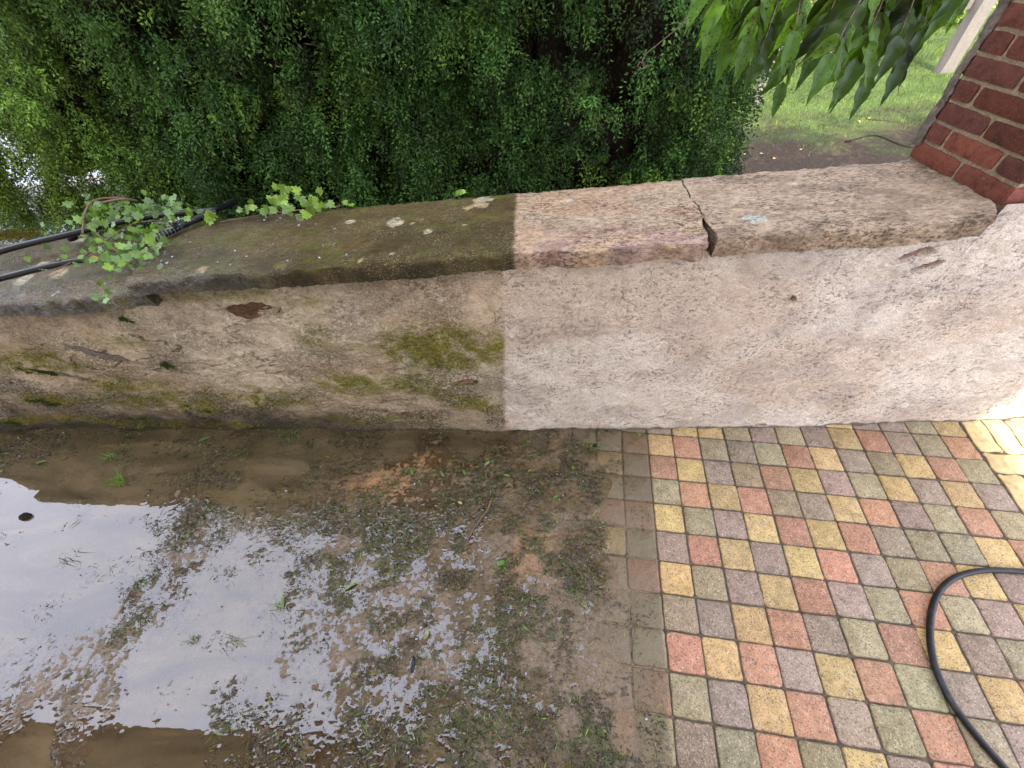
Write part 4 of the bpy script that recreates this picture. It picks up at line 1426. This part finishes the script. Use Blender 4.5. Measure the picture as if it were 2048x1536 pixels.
# ------------------------------------------------------------------ wisteria
wis = empty('wisteria_vine', (0.9, -0.2, 3.0))
tag(wis, 'wisteria with spotted hanging leaves in front of the lawn beside the pillar', 'vine')
WO = np.array([0.9, -0.2, 3.0])


def leaflet_mesh(L, W, seed):
    r = random.Random(seed)
    V, F = [], []
    n = 12
    bend = r.uniform(-.10, .10)
    for k in range(n):
        t = k / (n - 1)
        w = W * .5 * max(0.015, (math.sin(math.pi * min(1.0, t * 1.04) ** 0.62)) ** 0.9 * (1 - 0.45 * t ** 3)) if t < .995 else 0.0004
        y = t * L
        x = bend * L * t * t
        z = -0.16 * L * t * t + 0.010 * L * math.sin(t * 8 + seed)
        wv = 0.10 * W * math.sin(t * 17 + seed * 2)
        V += [(x - w, y, z + .35 * w + wv), (x - w * .55, y, z + .16 * w + wv * .4), (x, y, z - .02 * w), (x + w * .55, y, z + .16 * w - wv * .4), (x + w, y, z + .35 * w - wv)]
    for k in range(n - 1):
        for j in range(4):
            F.append((k * 5 + j, k * 5 + j + 1, k * 5 + 5 + j + 1, k * 5 + 5 + j))
    return poly_mesh('leaflet', V, F, MAT['wisteria'], True)


lmesh = [leaflet_mesh(0.094, 0.034, k) for k in range(8)]


def orient(o, p, d, nrm):
    d = np.asarray(d) / np.linalg.norm(d)
    x = np.cross(d, nrm); x /= np.linalg.norm(x)
    z = np.cross(x, d)
    sc = o.get('_s', 1.0)
    M = Matrix(((x[0], d[0], z[0], p[0]), (x[1], d[1], z[1], p[1]), (x[2], d[2], z[2], p[2]), (0, 0, 0, 1)))
    o.matrix_local = M @ Matrix.Scale(sc, 4)


def compound_leaf(u0, v0, u1, v1, dep, npair, tone, scale=1.0, droop=1.0):
    a, b = at_depth(u0, v0, dep), at_depth(u1, v1, dep * random.uniform(.97, 1.05))
    mid = (a + b) / 2 + np.array([0, 0, 0.02])
    pts = spline([a, mid, b], 14)
    le = tube('leaf', pts - WO, np.linspace(.0016, .0008, 14), MAT['twig'], wis, 5)
    for k in range(npair):
        t = 0.30 + 0.70 * k / npair
        p = pts[int(t * 13)]
        tan = pts[min(13, int(t * 13) + 1)] - pts[max(0, int(t * 13) - 1)]; tan /= np.linalg.norm(tan)
        side = np.cross(tan, RW[2]); side /= np.linalg.norm(side)
        for sg in (-1, 1):
            d = tan * 0.35 + side * sg * random.uniform(.25, .62) + np.array([0, 0, -1.0]) * droop * random.uniform(.35, .85) + np.array([0, random.uniform(-.3, .3), 0])
            nrm = -RW[2] + np.array([random.uniform(-.6, .6), random.uniform(-.4, .4), random.uniform(-.3, .7)])
            o = bpy.data.objects.new('leaflet', random.choice(lmesh))
            col.objects.link(o); o.parent = le
            o['_s'] = scale * random.uniform(.72, 1.08)
            orient(o, p - WO, d, nrm)
            del o['_s']
            g = tone * random.choice((.25, .4, .7, 1.0, 1.4))
            o.color = (0.068 * g, 0.135 * g, 0.012 * g, 1)
    o = bpy.data.objects.new('leaflet', random.choice(lmesh))
    col.objects.link(o); o.parent = le
    o['_s'] = scale * 1.0
    orient(o, pts[-1] - WO, pts[-1] - pts[-4] + np.array([0, 0, -.01]), -RW[2] + np.array([0, 0, .3]))
    del o['_s']
    o.color = (0.050 * tone, 0.105 * tone, 0.014 * tone, 1)


for (u0, v0, u1, v1, dep, npair, tone, sc) in (
        (1500, -110, 1436, 30, .80, 4, 1.5, 1.0), (1530, -110, 1462, 70, .85, 4, 1.2, 1.0), (1560, -90, 1500, 70, .80, 5, 1.1, .95), 
        (1600, -60, 1590, 60, .80, 4, 1.3, .9), (1700, -80, 1640, 80, .85, 5, .7, 1.0), (1760, -60, 1665, 105, .78, 5, 1.1, .95),
        (1790, -60, 1720, 110, .80, 5, .75, 1.05), (1800, -80, 1745, 60, .88, 5, .6, 1.05), (1850, -70, 1800, 70, .86, 5, .5, 1.0), (1880, -60, 1842, 60, .95, 4, .5, .95),
        (1960, -90, 1915, -20, .80, 3, 1.0, 1.0), (1480, -130, 1415, -40, .78, 3, 1.7, .9), 
        (1580, -60, 1520, 110, .98, 5, .7, .95), (1620, -60, 1565, 165, 1.02, 5, .8, .9), (1770, -60, 1735, 150, .96, 5, .7, 1.0), (1830, -60, 1800, 120, 1.0, 5, .45, 1.05), (1730, -60, 1690, 140, 1.02, 4, .9, .95)):
    compound_leaf(u0, v0, u1, v1, dep, npair, tone, sc)
for (c) in ([at_depth(1400, -160, .82), at_depth(1560, -105, .84), at_depth(1720, -80, .84), at_depth(1900, -95, .86), at_depth(2080, -160, .9), np.array([1.45, -0.1, 2.35])],
            ):
    tube('stem', spline(c, 24) - WO, np.linspace(.005, .012, 24), MAT['twig'], wis, 7)
tube('stem', spline([(1.45, -0.1, 2.35), (1.50, 0.0, 2.7), (1.45, 0.1, 3.0)], 10) - WO, 0.012, MAT['twig'], wis, 7)
nc = 11000  # leaf layer out of view, added to shade the near lawn
P = np.c_[rng.uniform(2.15, 6.6, nc), rng.uniform(-.6, 2.5, nc), rng.uniform(2.95, 3.35, nc)]
keepc = fbm(P[:, 0] * 1.6, P[:, 1] * 1.6, 991, 3) > .30 + .24 * sstep(1.2, 2.3, P[:, 1])
P = P[keepc]; nc = len(P)
V, F, CL = leaf_cloud(P - WO, np.c_[rng.normal(size=(nc, 2)), rng.normal(-.6, .4, nc)], rng.uniform(.09, .16, nc), rng.uniform(.05, .08, nc), np.array([.05, .105, .014]) * rng.uniform(.6, 1.3, (nc, 1)), seed=92)
o = mesh_np('shade_canopy', V, F, MAT['shrub_leaf'], wis, {'Col': CL}, smooth=False)
o['kind'] = 'stuff'
for k in range(5):  # stems out of view, added to carry the shading leaf layer
    tube('stem', spline([(1.45, .1, 3.0), (2.6 + .2 * k, .25 + .35 * k, 3.12), (5.4, .3 + .4 * k, 3.15)], 12) - WO, np.linspace(.018, .006, 12), MAT['twig'], wis, 6)
# loose tendril in front of the hedge
tp = [at_depth(1405, -30, 1.05), at_depth(1370, 40, 1.07), at_depth(1320, 85, 1.1), at_depth(1290, 110, 1.12), at_depth(1283, 128, 1.12)]
tube('tendril', spline(tp, 16) - WO, np.linspace(.0020, .0011, 16), MAT['twig'], wis, 5)
curl = [at_depth(1283 + 9 * math.cos(a) * (1 - a / 14), 131 + 7 * math.sin(a), 1.12) for a in np.linspace(0, 9, 22)]
tube('tendril', np.array(curl) - WO, 0.0012, MAT['twig'], wis, 5)


# ------------------------------------------------------------------ ivy
def ivy_mesh(seed):
    r = random.Random(seed)
    tips = [(0, 1.0), (38, .80), (72, .62), (112, .60), (150, .40)]
    pts = []
    ang = [0, 20, 40, 58, 78, 97, 118, 140, 160]
    rad = [1.0, .66, .82, .52, .68, .48, .58, .42, .16]
    for s in (1, -1):
        seq = list(zip(ang, rad))
        if s == -1:
            seq = seq[::-1][:-1]
        for a, q in seq:
            q2 = q * r.uniform(.9, 1.1)
            pts.append((s * math.sin(math.radians(a)) * q2, math.cos(math.radians(a)) * q2))
    V = [(0, 0.0, 0)]
    for x, y in pts:
        d = math.hypot(x, y)
        V.append((x, y + .05, -.12 * d * d + .10 * abs(x)))
    n = len(pts)
    F = [(0, 1 + j, 1 + (j + 1) % n) for j in range(n)]
    # petiole
    b = len(V)
    V += [(-.025, -.03, 0), (.025, -.03, 0), (.018, -.75, -.16), (-.018, -.75, -.16)]
    F.append((b, b + 1, b + 2, b + 3))
    V = [(x, y, z) for x, y, z in V]
    return poly_mesh('ivy_leaf', V, F, MAT['ivy_leaf'], False)


ivy_m = [ivy_mesh(k) for k in range(5)]


def ivy_leaf(parent, origin, p, size, up, toward, colr):
    o = bpy.data.objects.new('ivy_leaf', random.choice(ivy_m))
    col.objects.link(o); o.parent = parent
    o['_s'] = size
    orient(o, np.asarray(p) - origin, up, toward)
    del o['_s']
    o.color = (*colr, 1)


def ivy_plant(name, label, patches, origin_px, stems):
    O = at_coping(*origin_px)
    iv = empty(name, O)
    tag(iv, label, 'ivy')
    for (u, v, su, sv, n, smin, smax, fresh, h) in patches:
        for k in range(n):
            uu, vv = random.gauss(u, su), random.gauss(v, sv)
            lift = abs(random.gauss(0, h)) + 0.012
            p = at_coping(uu, vv, lift)
            if p[1] > 0.75:
                p = at_y(uu, vv, 0.6)
            t = min(1, max(0, fresh + random.uniform(-.25, .25)))
            c = np.array([0.062, 0.135, 0.040]) * (1 - t) + np.array([0.215, 0.340, 0.040]) * t
            if random.random() < .03 and fresh < .7:
                c = np.array([0.42, 0.22, 0.04])
            c = c * random.uniform(.5, 1.25)
            upv = np.array([random.uniform(-1, 1), random.uniform(-.6, .6), random.uniform(-.5, .9)])
            tow = (CAM - p) / np.linalg.norm(CAM - p) + np.array([random.uniform(-.5, .5), random.uniform(-.5, .5), random.uniform(0, .9)])
            ivy_leaf(iv, O, p, random.uniform(smin, smax), upv, tow, c)
    for ctrl, rr in stems:
        pts = [at_coping(u, v, l) for u, v, l in ctrl]
        tube('stem', spline(pts, 14) - O, rr, MAT['twig'], iv, 5)
    return iv


ivy_plant('ivy', 'ivy trailing over the coping and black pipes, with brown stems', [
    (230, 425, 45, 15, 62, .018, .034, .45, .05), (330, 420, 40, 14, 52, .018, .032, .40, .05), (190, 470, 25, 14, 22, .018, .032, .5, .04),
    (150, 520, 40, 12, 13, .016, .030, .4, .02), (230, 510, 40, 18, 58, .016, .032, .45, .03), (290, 480, 30, 16, 40, .018, .036, .4, .03),
    (210, 590, 8, 14, 6, .014, .026, .5, .01), (380, 430, 25, 10, 12, .018, .034, .55, .04)], (240, 500),
    [([(165, 468, .06), (172, 420, .10), (190, 400, .12), (250, 395, .11)], .0045), ([(180, 455, .05), (225, 495, .04), (262, 525, .02)], .004),
     ([(110, 540, .02), (180, 505, .03), (260, 450, .05), (330, 440, .05)], .0028), ([(270, 520, .01), (305, 505, .012), (325, 490, .012)], .003),
     ([(185, 560, .02), (215, 590, .015), (235, 615, -.02)], .0025), ([(205, 405, .12), (250, 398, .13), (275, 402, .1)], .006)])
ivy_plant('ivy', 'bright young ivy standing up along the rear edge of the mossy coping', [
    (415, 435, 8, 6, 5, .030, .045, .9, .04), (495, 418, 16, 8, 6, .024, .036, .75, .03), (555, 400, 22, 12, 15, .022, .044, .8, .06),
    (610, 400, 18, 12, 12, .022, .040, .8, .06), (640, 408, 15, 8, 5, .022, .036, .9, .04), (560, 425, 30, 6, 10, .018, .028, .5, .02), (660, 410, 20, 5, 5, .014, .022, .6, .02)], (560, 425),
    [([(440, 445, .01), (520, 430, .012), (600, 420, .012), (680, 412, .01)], .003)])
ivy_plant('ivy', 'lone ivy sprig with two pale leaves at the rear edge of the coping', [(918, 386, 6, 3, 4, .018, .026, .95, .02)], (918, 388), [])
ivy_plant('ivy', 'single ivy leaf lying on the rear arris of the mossy coping', [(697, 406, 3, 2, 2, .022, .030, .95, .015)], (697, 408), [])

# ------------------------------------------------------------------ black pipes on the coping
pts = spline([at_coping(-160, 560, .03), at_coping(0, 503, .035), at_coping(140, 468, .045), at_coping(280, 436, .05), at_coping(420, 420, .03), at_coping(470, 405, -.02)], 40)
pipe_a = tube('black_pipe', pts, 0.0135, MAT['black_pipe'], None, 14)
tag(pipe_a, 'upper black plastic pipe running across the coping under the ivy', 'pipe')
kp = at_coping(143, 474, .018)
kn = empty('pipe_cap', kp)
kn.parent = pipe_a
knob = tube('end_cap', np.array([(0, 0, -.016), (0, 0, -.012), (0, 0, .010), (0, 0, .015)]) + kp, np.array([.012, .020, .020, .012]), MAT['black_pipe'], pipe_a, 16)
bpy.data.objects.remove(kn)
pts = spline([at_coping(-160, 596, .02), at_coping(0, 557, .02), at_coping(100, 532, .022), at_coping(165, 520, .022), at_coping(200, 521, .016)], 30)
o = tube('black_pipe', pts, 0.0125, MAT['black_pipe'], None, 14)
tag(o, 'lower black plastic pipe near the front of the coping, ending in ivy', 'pipe')
pts = spline([at_coping(270, 502, .020), at_coping(320, 472, .024), at_coping(380, 443, .030), at_coping(433, 422, .036)], 24)
pipe_c = tube('black_pipe', pts, np.linspace(.016, .0145, 24), MAT['black'], None, 14)
tag(pipe_c, 'short black pipe bound with thin grey wire, lying across the wet coping', 'pipe')
wp = []
for k in range(90):
    t = 0.15 + 0.42 * k / 89
    i = int(t * 23)
    T = pts[i + 1] - pts[i]; T /= np.linalg.norm(T)
    A = np.cross(T, [0, 0, 1]); A /= np.linalg.norm(A); B = np.cross(A, T)
    a = k * 0.72
    f = t * 23 - i
    wp.append(pts[i] + (pts[i + 1] - pts[i]) * f + (A * math.cos(a) + B * math.sin(a)) * 0.0172)
tube('wire', np.array(wp), 0.0009, MAT['wire'], pipe_c, 4)
kp = at_coping(352, 450, .06)
wp = [kp + np.array([random.gauss(0, .012), random.gauss(0, .01), random.gauss(0, .010)]) for k in range(26)]
tube('wire_knot', spline(wp, 120), 0.0013, MAT['black'], pipe_c, 4)

# ------------------------------------------------------------------ black garden hose on the pavers
hp = [(2240, 1170), (2140, 1150), (2048, 1143), (1965, 1141), (1905, 1158), (1872, 1195), (1860, 1255), (1868, 1325), (1898, 1395), (1948, 1465), (2010, 1536), (2090, 1620), (2200, 1700)]
pts = spline([at_z(u, v, 0.0125) for u, v in hp], 90)
o = tube('garden_hose', pts, 0.0115, MAT['black'], None, 14)
tag(o, 'black rubber hose curving over the clean coloured pavers', 'hose')

# ------------------------------------------------------------------ flood debris
def scatter(n, power=5.0, seed=0, sharp=1.0):
    r = np.random.default_rng(seed)
    x = r.uniform(-3.7, 0.36, n); y = r.uniform(-1.6, -0.008, n)
    d = idw(x + (fbm(x * 8, y * 8, 950) - .5) * .12, y + (fbm(x * 8, y * 8, 955) - .5) * .12, dens_c, power)
    d = d * (0.16 + 1.7 * sstep(.42, .62, fbm(x * 9, y * 12, 957, 3))) * (0.4 + 1.2 * fbm(x * 40, y * 40, 958 + seed, 2))
    d = np.where(d < .05, d * .35, d)
    a = (r.uniform(size=n) < d ** sharp) & (x < clean_edge(y) - .02)
    return x[a], y[a], r


x, y, r = scatter(64000, seed=1)
n = len(x)
b = r.uniform(0, 2 * math.pi, n)
L = r.uniform(.008, .036, n) * np.where(r.uniform(size=n) < .12, 1.7, 1.0)
D = np.c_[np.cos(b), np.sin(b), r.normal(.08, .16, n)]
P = np.c_[x, y, ground_top(x, y) + r.uniform(.0005, .009, n)]
t = r.uniform(size=n)[:, None]
cg = (np.array([0.045, 0.080, 0.016]) * (1 - t ** 1.5) + np.array([0.24, 0.36, 0.045]) * t ** 3)
dead = (r.uniform(size=n) < .42)[:, None]
cg = np.where(dead, np.array([0.085, 0.060, 0.028]) * r.uniform(.3, 1.6, (n, 1)), cg * r.uniform(.7, 1.2, (n, 1)))
V, F, CL = leaf_cloud(P, D, L, r.uniform(.0015, .0032, n), cg, .1, 21)
o = mesh_np('grass_clippings', V, F, MAT['scrap'], None, {'Col': CL}, smooth=False)
tag(o, 'wet grass clippings washed into drifts on the muddy paving', 'clippings', kind='stuff')
x, y, r = scatter(90000, seed=2)
n = len(x)
P = np.c_[x, y, ground_top(x, y) + r.uniform(.0, .003, n)]
cg = np.array([0.050, 0.036, 0.018]) * r.uniform(.5, 1.8, (n, 1)) * np.array([1, r.uniform(.85, 1.2), 1])
V, F, CL = leaf_cloud(P, np.c_[r.normal(size=(n, 2)), r.normal(0, .35, n)], r.uniform(.004, .014, n), r.uniform(.003, .008, n), cg, .3, 22)
o = mesh_np('leaf_litter', V, F, MAT['scrap'], None, {'Col': CL}, smooth=False)
tag(o, 'brown leaf crumbs scattered through the silt', 'litter', kind='stuff')
# lavender petals
x, y, r = scatter(420, seed=3)
n = len(x)
P = np.c_[x, y, ground_top(x, y) + .002]
cpx = [(rng.normal(320, 40), rng.normal(490, 25)) for _ in range(30)] + [(rng.uniform(230, 700), rng.uniform(400, 545)) for _ in range(45)] + [(rng.normal(560, 60), rng.normal(420, 8)) for _ in range(16)]
PC = []
for u, v in cpx:
    q = at_coping(u, v, .004)
    if -.03 < q[1] < .42:
        PC.append(q)
P = np.vstack([P, np.array(PC)]); n = len(P)
cg = np.array([0.36, 0.34, 0.46]) * r.uniform(.7, 1.25, (n, 1))
V, F, CL = leaf_cloud(P, np.c_[r.normal(size=(n, 2)), r.uniform(0, .3, n)], r.uniform(.008, .015, n), r.uniform(.007, .012, n), cg, .3, 23)
o = mesh_np('fallen_petals', V, F, MAT['scrap'], None, {'Col': CL}, smooth=False)
tag(o, 'pale lavender petals fallen on the coping and the silt', 'petals', kind='stuff')
# grit and little stones
x, y, r = scatter(4200, seed=4)
n = len(x)
ico = np.array([(0, 0, 1), (.9, 0, .1), (.2, .85, 0), (-.75, .5, .1), (-.7, -.55, 0), (.25, -.9, .1), (0, 0, -1)])
icf = np.array([(0, 1, 2), (0, 2, 3), (0, 3, 4), (0, 4, 5), (0, 5, 1), (6, 2, 1), (6, 3, 2), (6, 4, 3), (6, 5, 4), (6, 1, 5)])
s = r.uniform(.0014, .0042, n) * np.where(r.uniform(size=n) > .96, 1.7, 1)
V = (ico[None] * s[:, None, None] * r.uniform(.7, 1.3, (n, 7, 1))) + np.c_[x, y, ground_top(x, y) + s * .35][:, None]
F = (icf[None] + (np.arange(n) * 7)[:, None, None]).reshape(-1, 3)
pal = np.array([(0.20, .15, .09), (.30, .25, .18), (.08, .06, .04), (.24, .13, .06), (.14, .115, .09)])
cg = pal[r.integers(0, 5, n)] * r.uniform(.7, 1.2, (n, 1))
o = mesh_np('gravel', V.reshape(-1, 3), F, MAT['grit'], None, {'Col': np.repeat(cg, 7, axis=0)}, smooth=True)
tag(o, 'fine gravel and grit washed over the paving', 'gravel', kind='stuff')


# grass tufts rooted in joints
def tuft(u, v, n, h, spread, label, c1=(.08, .15, .02), c2=(.20, .30, .05), seed=0, lean=1.1):
    r = np.random.default_rng(700 + seed)
    c = at_z(u, v, 0.004)
    t = empty('grass_tuft', c)
    tag(t, label, 'grass tuft', 'grass tufts on the flooded paving')
    P = np.c_[r.normal(0, spread, n), r.normal(0, spread * .6, n), np.zeros(n)]
    q = r.uniform(size=(n, 1))
    grass_blades('blades', P, r.uniform(h * .5, h, n), r.uniform(.002, .004, n), np.array(c1) * (1 - q) + np.array(c2) * q, lean, seed, t)
    return t


tuft(240, 965, 60, .085, .022, 'tall grass tuft growing out of the water in front of the mossy wall', seed=1)
tuft(222, 915, 26, .05, .018, 'thin pale grass wisps just behind the tall tuft in the water', seed=2)
tuft(140, 1118, 20, .05, .03, 'sparse drowned weed on the sky reflecting water', (.05, .08, .02), (.1, .16, .03), seed=3)
tuft(300, 1160, 30, .05, .035, 'ragged weed at the edge of the debris line beside the big reflection', (.05, .08, .02), (.12, .18, .03), seed=4)
tuft(390, 1280, 30, .035, .014, 'small leafy green clump standing alone in the reflection', (.05, .10, .02), (.12, .22, .05), seed=5)
tuft(470, 1285, 26, .05, .018, 'flattened green grass bunch in the middle of the puddle', (.06, .10, .02), (.14, .22, .03), seed=6)
tuft(560, 1215, 26, .05, .018, 'green sprout with an upright leaf among floating scraps', seed=7)
tuft(1185, 898, 60, .035, .030, 'bright grass growing in the joint by the first dirty pavers', (.07, .16, .02), (.17, .32, .04), seed=8)
tuft(1052, 885, 24, .035, .014, 'short grass at the tip of the muddy water next to the wall', seed=9)
tuft(1165, 1190, 70, .035, .035, 'matted green clump on the silt beside the dirty pavers', (.04, .09, .02), (.12, .22, .03), seed=10)
tuft(580, 868, 50, .03, .05, 'grass scraps floating against the foot of the mossy wall', seed=11)
tuft(1010, 1135, 26, .035, .016, 'small leafy weed in the middle of the silt', seed=12)
tuft(880, 1450, 70, .03, .05, 'green weed mat near the lower edge of the silt', (.04, .08, .02), (.11, .19, .03), seed=13)
tuft(1180, 1490, 80, .03, .06, 'weed mat at the corner where the silt meets the pavers', (.04, .09, .02), (.12, .22, .03), seed=14)
tuft(1025, 1460, 30, .03, .03, 'thin grass lying on grey silt left of the weed mat', seed=15)
tuft(1275, 868, 10, .02, .008, 'tiny grass sprout in the paver joint near the wall', (.10, .22, .02), (.2, .38, .05), seed=16)


def green_leaf(u, v, L, ang, label, colr, name='loose_leaf', curl=.12, W=.34):
    L = L * .82
    me = small_leaf_mesh(name, L, L * W, MAT['ivy_leaf'], curl, u)
    o = link(name, me)
    p = at_z(u, v, 0.0)
    p[2] = float(ground_top(np.array(p[0]), np.array(p[1]))) + .005
    o.location = p
    o.rotation_euler = (random.uniform(-.1, .2), random.uniform(-.25, .25), ang)
    o.color = (*(np.array(colr) * .75), 1)
    tag(o, label, 'leaf')


green_leaf(822, 938, .062, 3.6, 'serrated green leaf beside the reddish sand bank', (.17, .28, .08))
green_leaf(880, 945, .055, 3.9, 'green leaf on debris right of the reddish sand bank', (.14, .26, .06))
green_leaf(925, 942, .060, 3.7, 'narrow upright green leaf amid the debris', (.15, .28, .06), W=.25)
green_leaf(968, 935, .055, 5.4, 'pale green leaf by the dense clippings', (.20, .28, .08))
green_leaf(900, 1000, .045, 4.4, 'dark green crumpled leaf in the muddy channel', (.07, .17, .04))
green_leaf(1020, 955, .045, 1.4, 'light green leaf at the edge of the clippings', (.18, .30, .07))
green_leaf(1118, 992, .045, 2.2, 'bright green leaf fragment inside the clippings', (.10, .30, .05))
green_leaf(690, 1183, .085, 5.3, 'long pale green leaf floating beside the reflection edge', (.22, .33, .10), W=.22)
green_leaf(568, 1218, .075, 0.35, 'upright yellow green leaf in the puddle', (.20, .30, .05), W=.2)
green_leaf(75, 930, .085, 4.9, 'pale leaf floating near the far left water edge', (.16, .28, .10), W=.25)
green_leaf(400, 885, .085, 5.2, 'serrated leaf floating in brown water before the wall', (.12, .26, .06), W=.25)
green_leaf(850, 1280, .045, 5.9, 'wilted pale yellow leaf on grey silt', (.30, .33, .12), W=.5)
green_leaf(1010, 1125, .050, 2.0, 'round fresh green leaf on the silt', (.12, .34, .05), W=.6)
green_leaf(925, 1010, .030, 1.2, 'small cream leaf in the muddy channel', (.50, .42, .20), W=.6)

tp = [at_z(u, v, .016) for u, v in ((985, 995), (975, 1018), (960, 1040), (945, 1062), (925, 1100))]
o = tube('twig', spline(tp, 12), np.linspace(.0055, .002, 12), MAT['twig'], None, 7)
tag(o, 'brown twig lying across the debris', 'twig')
tp = [at_z(u, v, .012) for u, v in ((1145, 1068), (1152, 1085), (1162, 1104))]
o = tube('straw', spline(tp, 8), .0014, MAT['wire'], None, 5)
tag(o, 'pale straw leaning at the edge of the clippings', 'straw')
tp = [at_z(u, v, .012) for u, v in ((1205, 1400), (1213, 1440), (1222, 1480))]
o = tube('straw', spline(tp, 8), .0014, MAT['wood'], None, 5)
tag(o, 'long thin straw near the lower dirty pavers', 'straw')


def stone(name, u, v, sx, sy, sz, mat, label, cat, seed):
    r = random.Random(seed)
    nu, nv = 12, 8
    V, F = [], []
    for j in range(nv + 1):
        ph = math.pi * j / nv
        for i in range(nu):
            th = 2 * math.pi * i / nu
            k = 1 + .22 * (float(fbm(np.array(math.cos(th) * 1.7 + seed), np.array(math.sin(th) * 1.7 + ph * 1.3), seed)) - .5) * 2
            V.append((sx * k * math.sin(ph) * math.cos(th), sy * k * math.sin(ph) * math.sin(th), sz * k * math.cos(ph)))
    for j in range(nv):
        for i in range(nu):
            F.append((j * nu + i, j * nu + (i + 1) % nu, (j + 1) * nu + (i + 1) % nu, (j + 1) * nu + i))
    o = link(name, poly_mesh(name, V, F, mat, True))
    p = at_z(u, v, 0)
    o.location = (p[0], p[1], float(ground_top(np.array(p[0]), np.array(p[1]))) + sz * .3)
    tag(o, label, cat)


stone('stone', 55, 1035, .030, .022, .018, MAT['dark_twig'], 'black stone standing out of the bright reflection at the far left', 'stone', 3)
stone('plastic_bit', 827, 1330, .009, .028, .006, MAT['black'], 'short black plastic bit lying on the grey silt', 'plastic', 4)
stone('stone', 1190, 893, .012, .011, .010, MAT['black'], 'tiny dark shiny pebble in the grass by the first dirty pavers', 'stone', 5)

# moss cushions on the wall
for k, (u, v, w, h) in enumerate(((390, 818, .055, .030), (95, 812, .085, .028), (70, 745, .10, .02), (330, 730, .025, .014), (215, 785, .05, .022), (200, 612, .03, .015), (250, 638, .03, .012), (20, 850, .12, .025), (270, 840, .05, .02))):
    n = 420
    a = rng.uniform(0, 2 * math.pi, n); q = np.sqrt(rng.uniform(size=n))
    c = at_y(u, v, 0.0)
    cl = rng.normal(0, .45, (9, 2)); pick = rng.integers(0, 9, n); sz9 = rng.uniform(.18, .5, 9)
    ox = cl[pick, 0] + np.cos(a) * q * sz9[pick]; oz = cl[pick, 1] + np.sin(a) * q * sz9[pick]
    P = np.c_[c[0] + ox * w, np.full(n, float(WY(c[0])) - .2 + .004) - .008 * (1 - q ** 2), c[2] + oz * h - ox * w * .25]
    D = np.c_[rng.normal(0, .6, n), -np.abs(rng.normal(.9, .3, n)), rng.normal(-.1, .6, n)]
    cg = np.array([0.040, 0.062, 0.010]) * rng.uniform(.6, 1.7, (n, 1))
    V, F, CL = leaf_cloud(P, D, rng.uniform(.008, .018, n), rng.uniform(.003, .006, n), cg, .2, 60 + k)
    o = mesh_np('moss', V, F, MAT['moss'], wall, {'Col': CL}, smooth=False)
    o['kind'] = 'stuff'
# low fuzzy moss over the green patches
cand = np.flatnonzero(wallMoss > .45)
pick = rng.choice(cand, 16000)
pick = pick[rng.uniform(size=len(pick)) < wallMoss[pick]]
n = len(pick)
P = np.c_[wallX[pick] + rng.normal(0, .003, n), wallY[pick] - .2 - .0005, wallZ[pick] + rng.normal(0, .003, n)]
q = rng.uniform(size=(n, 1))
cg = (np.array([0.120, 0.125, 0.016]) * (1 - q) + np.array([0.34, 0.31, 0.045]) * q) * rng.uniform(.6, 1.1, (n, 1))
V, F, CL = leaf_cloud(P, np.c_[rng.normal(0, .7, n), -np.abs(rng.normal(.9, .3, n)), rng.normal(-.2, .7, n)], rng.uniform(.003, .008, n), rng.uniform(.002, .004, n), cg, .2, 78)
o = mesh_np('moss', V, F, MAT['moss'], wall, {'Col': CL}, smooth=False)
o['kind'] = 'stuff'
# dark soil and crumbs caught along the foot of the wall
xs = np.arange(-0.9, 2.7, 0.006)
ga = np.linspace(0, 1, 6)
GX, GA = np.meshgrid(xs, ga)
XX, AA = GX.ravel(), GA.ravel()
wd = 0.004 + 0.030 * np.clip(fbm(XX * 7, XX * 0, 990, 4) - .34, 0, 1)
hgt = 0.003 + 0.016 * np.clip(fbm(XX * 11, XX * 0, 993, 4) - .36, 0, 1)
foot = np.interp(XX, wallX[:len(np.unique(wallX))], wallY[:len(np.unique(wallX))]) + .006
YY = foot - wd * AA
ZZ = hgt * (1 - AA) ** 1.5 + (fbm(XX * 60, AA * 6, 996, 2) - .5) * .004 * (1 - AA) - .002 * AA
o = mesh_np('joint_soil', np.c_[XX, YY, ZZ], grid_faces(len(xs), len(ga)), MAT['joint'], patio)
# golden moss along the rear edge of the left slab
n = 2600
u = rng.uniform(-60, 80, n); v = 474 - u * .06 + rng.normal(0, 5, n)
P = np.array([at_coping(a, b, -.01) for a, b in zip(u, v)]) - np.array([0, .2, 0])
V, F, CL = leaf_cloud(P, np.c_[rng.normal(0, .5, n), rng.normal(0, .5, n), np.abs(rng.normal(1, .3, n))], rng.uniform(.006, .014, n), rng.uniform(.003, .006, n), np.array([0.10, 0.088, 0.014]) * rng.uniform(.6, 1.4, (n, 1)), .2, 77)
o = mesh_np('moss', V, F, MAT['moss'], wall, {'Col': CL}, smooth=False)
o['kind'] = 'stuff'
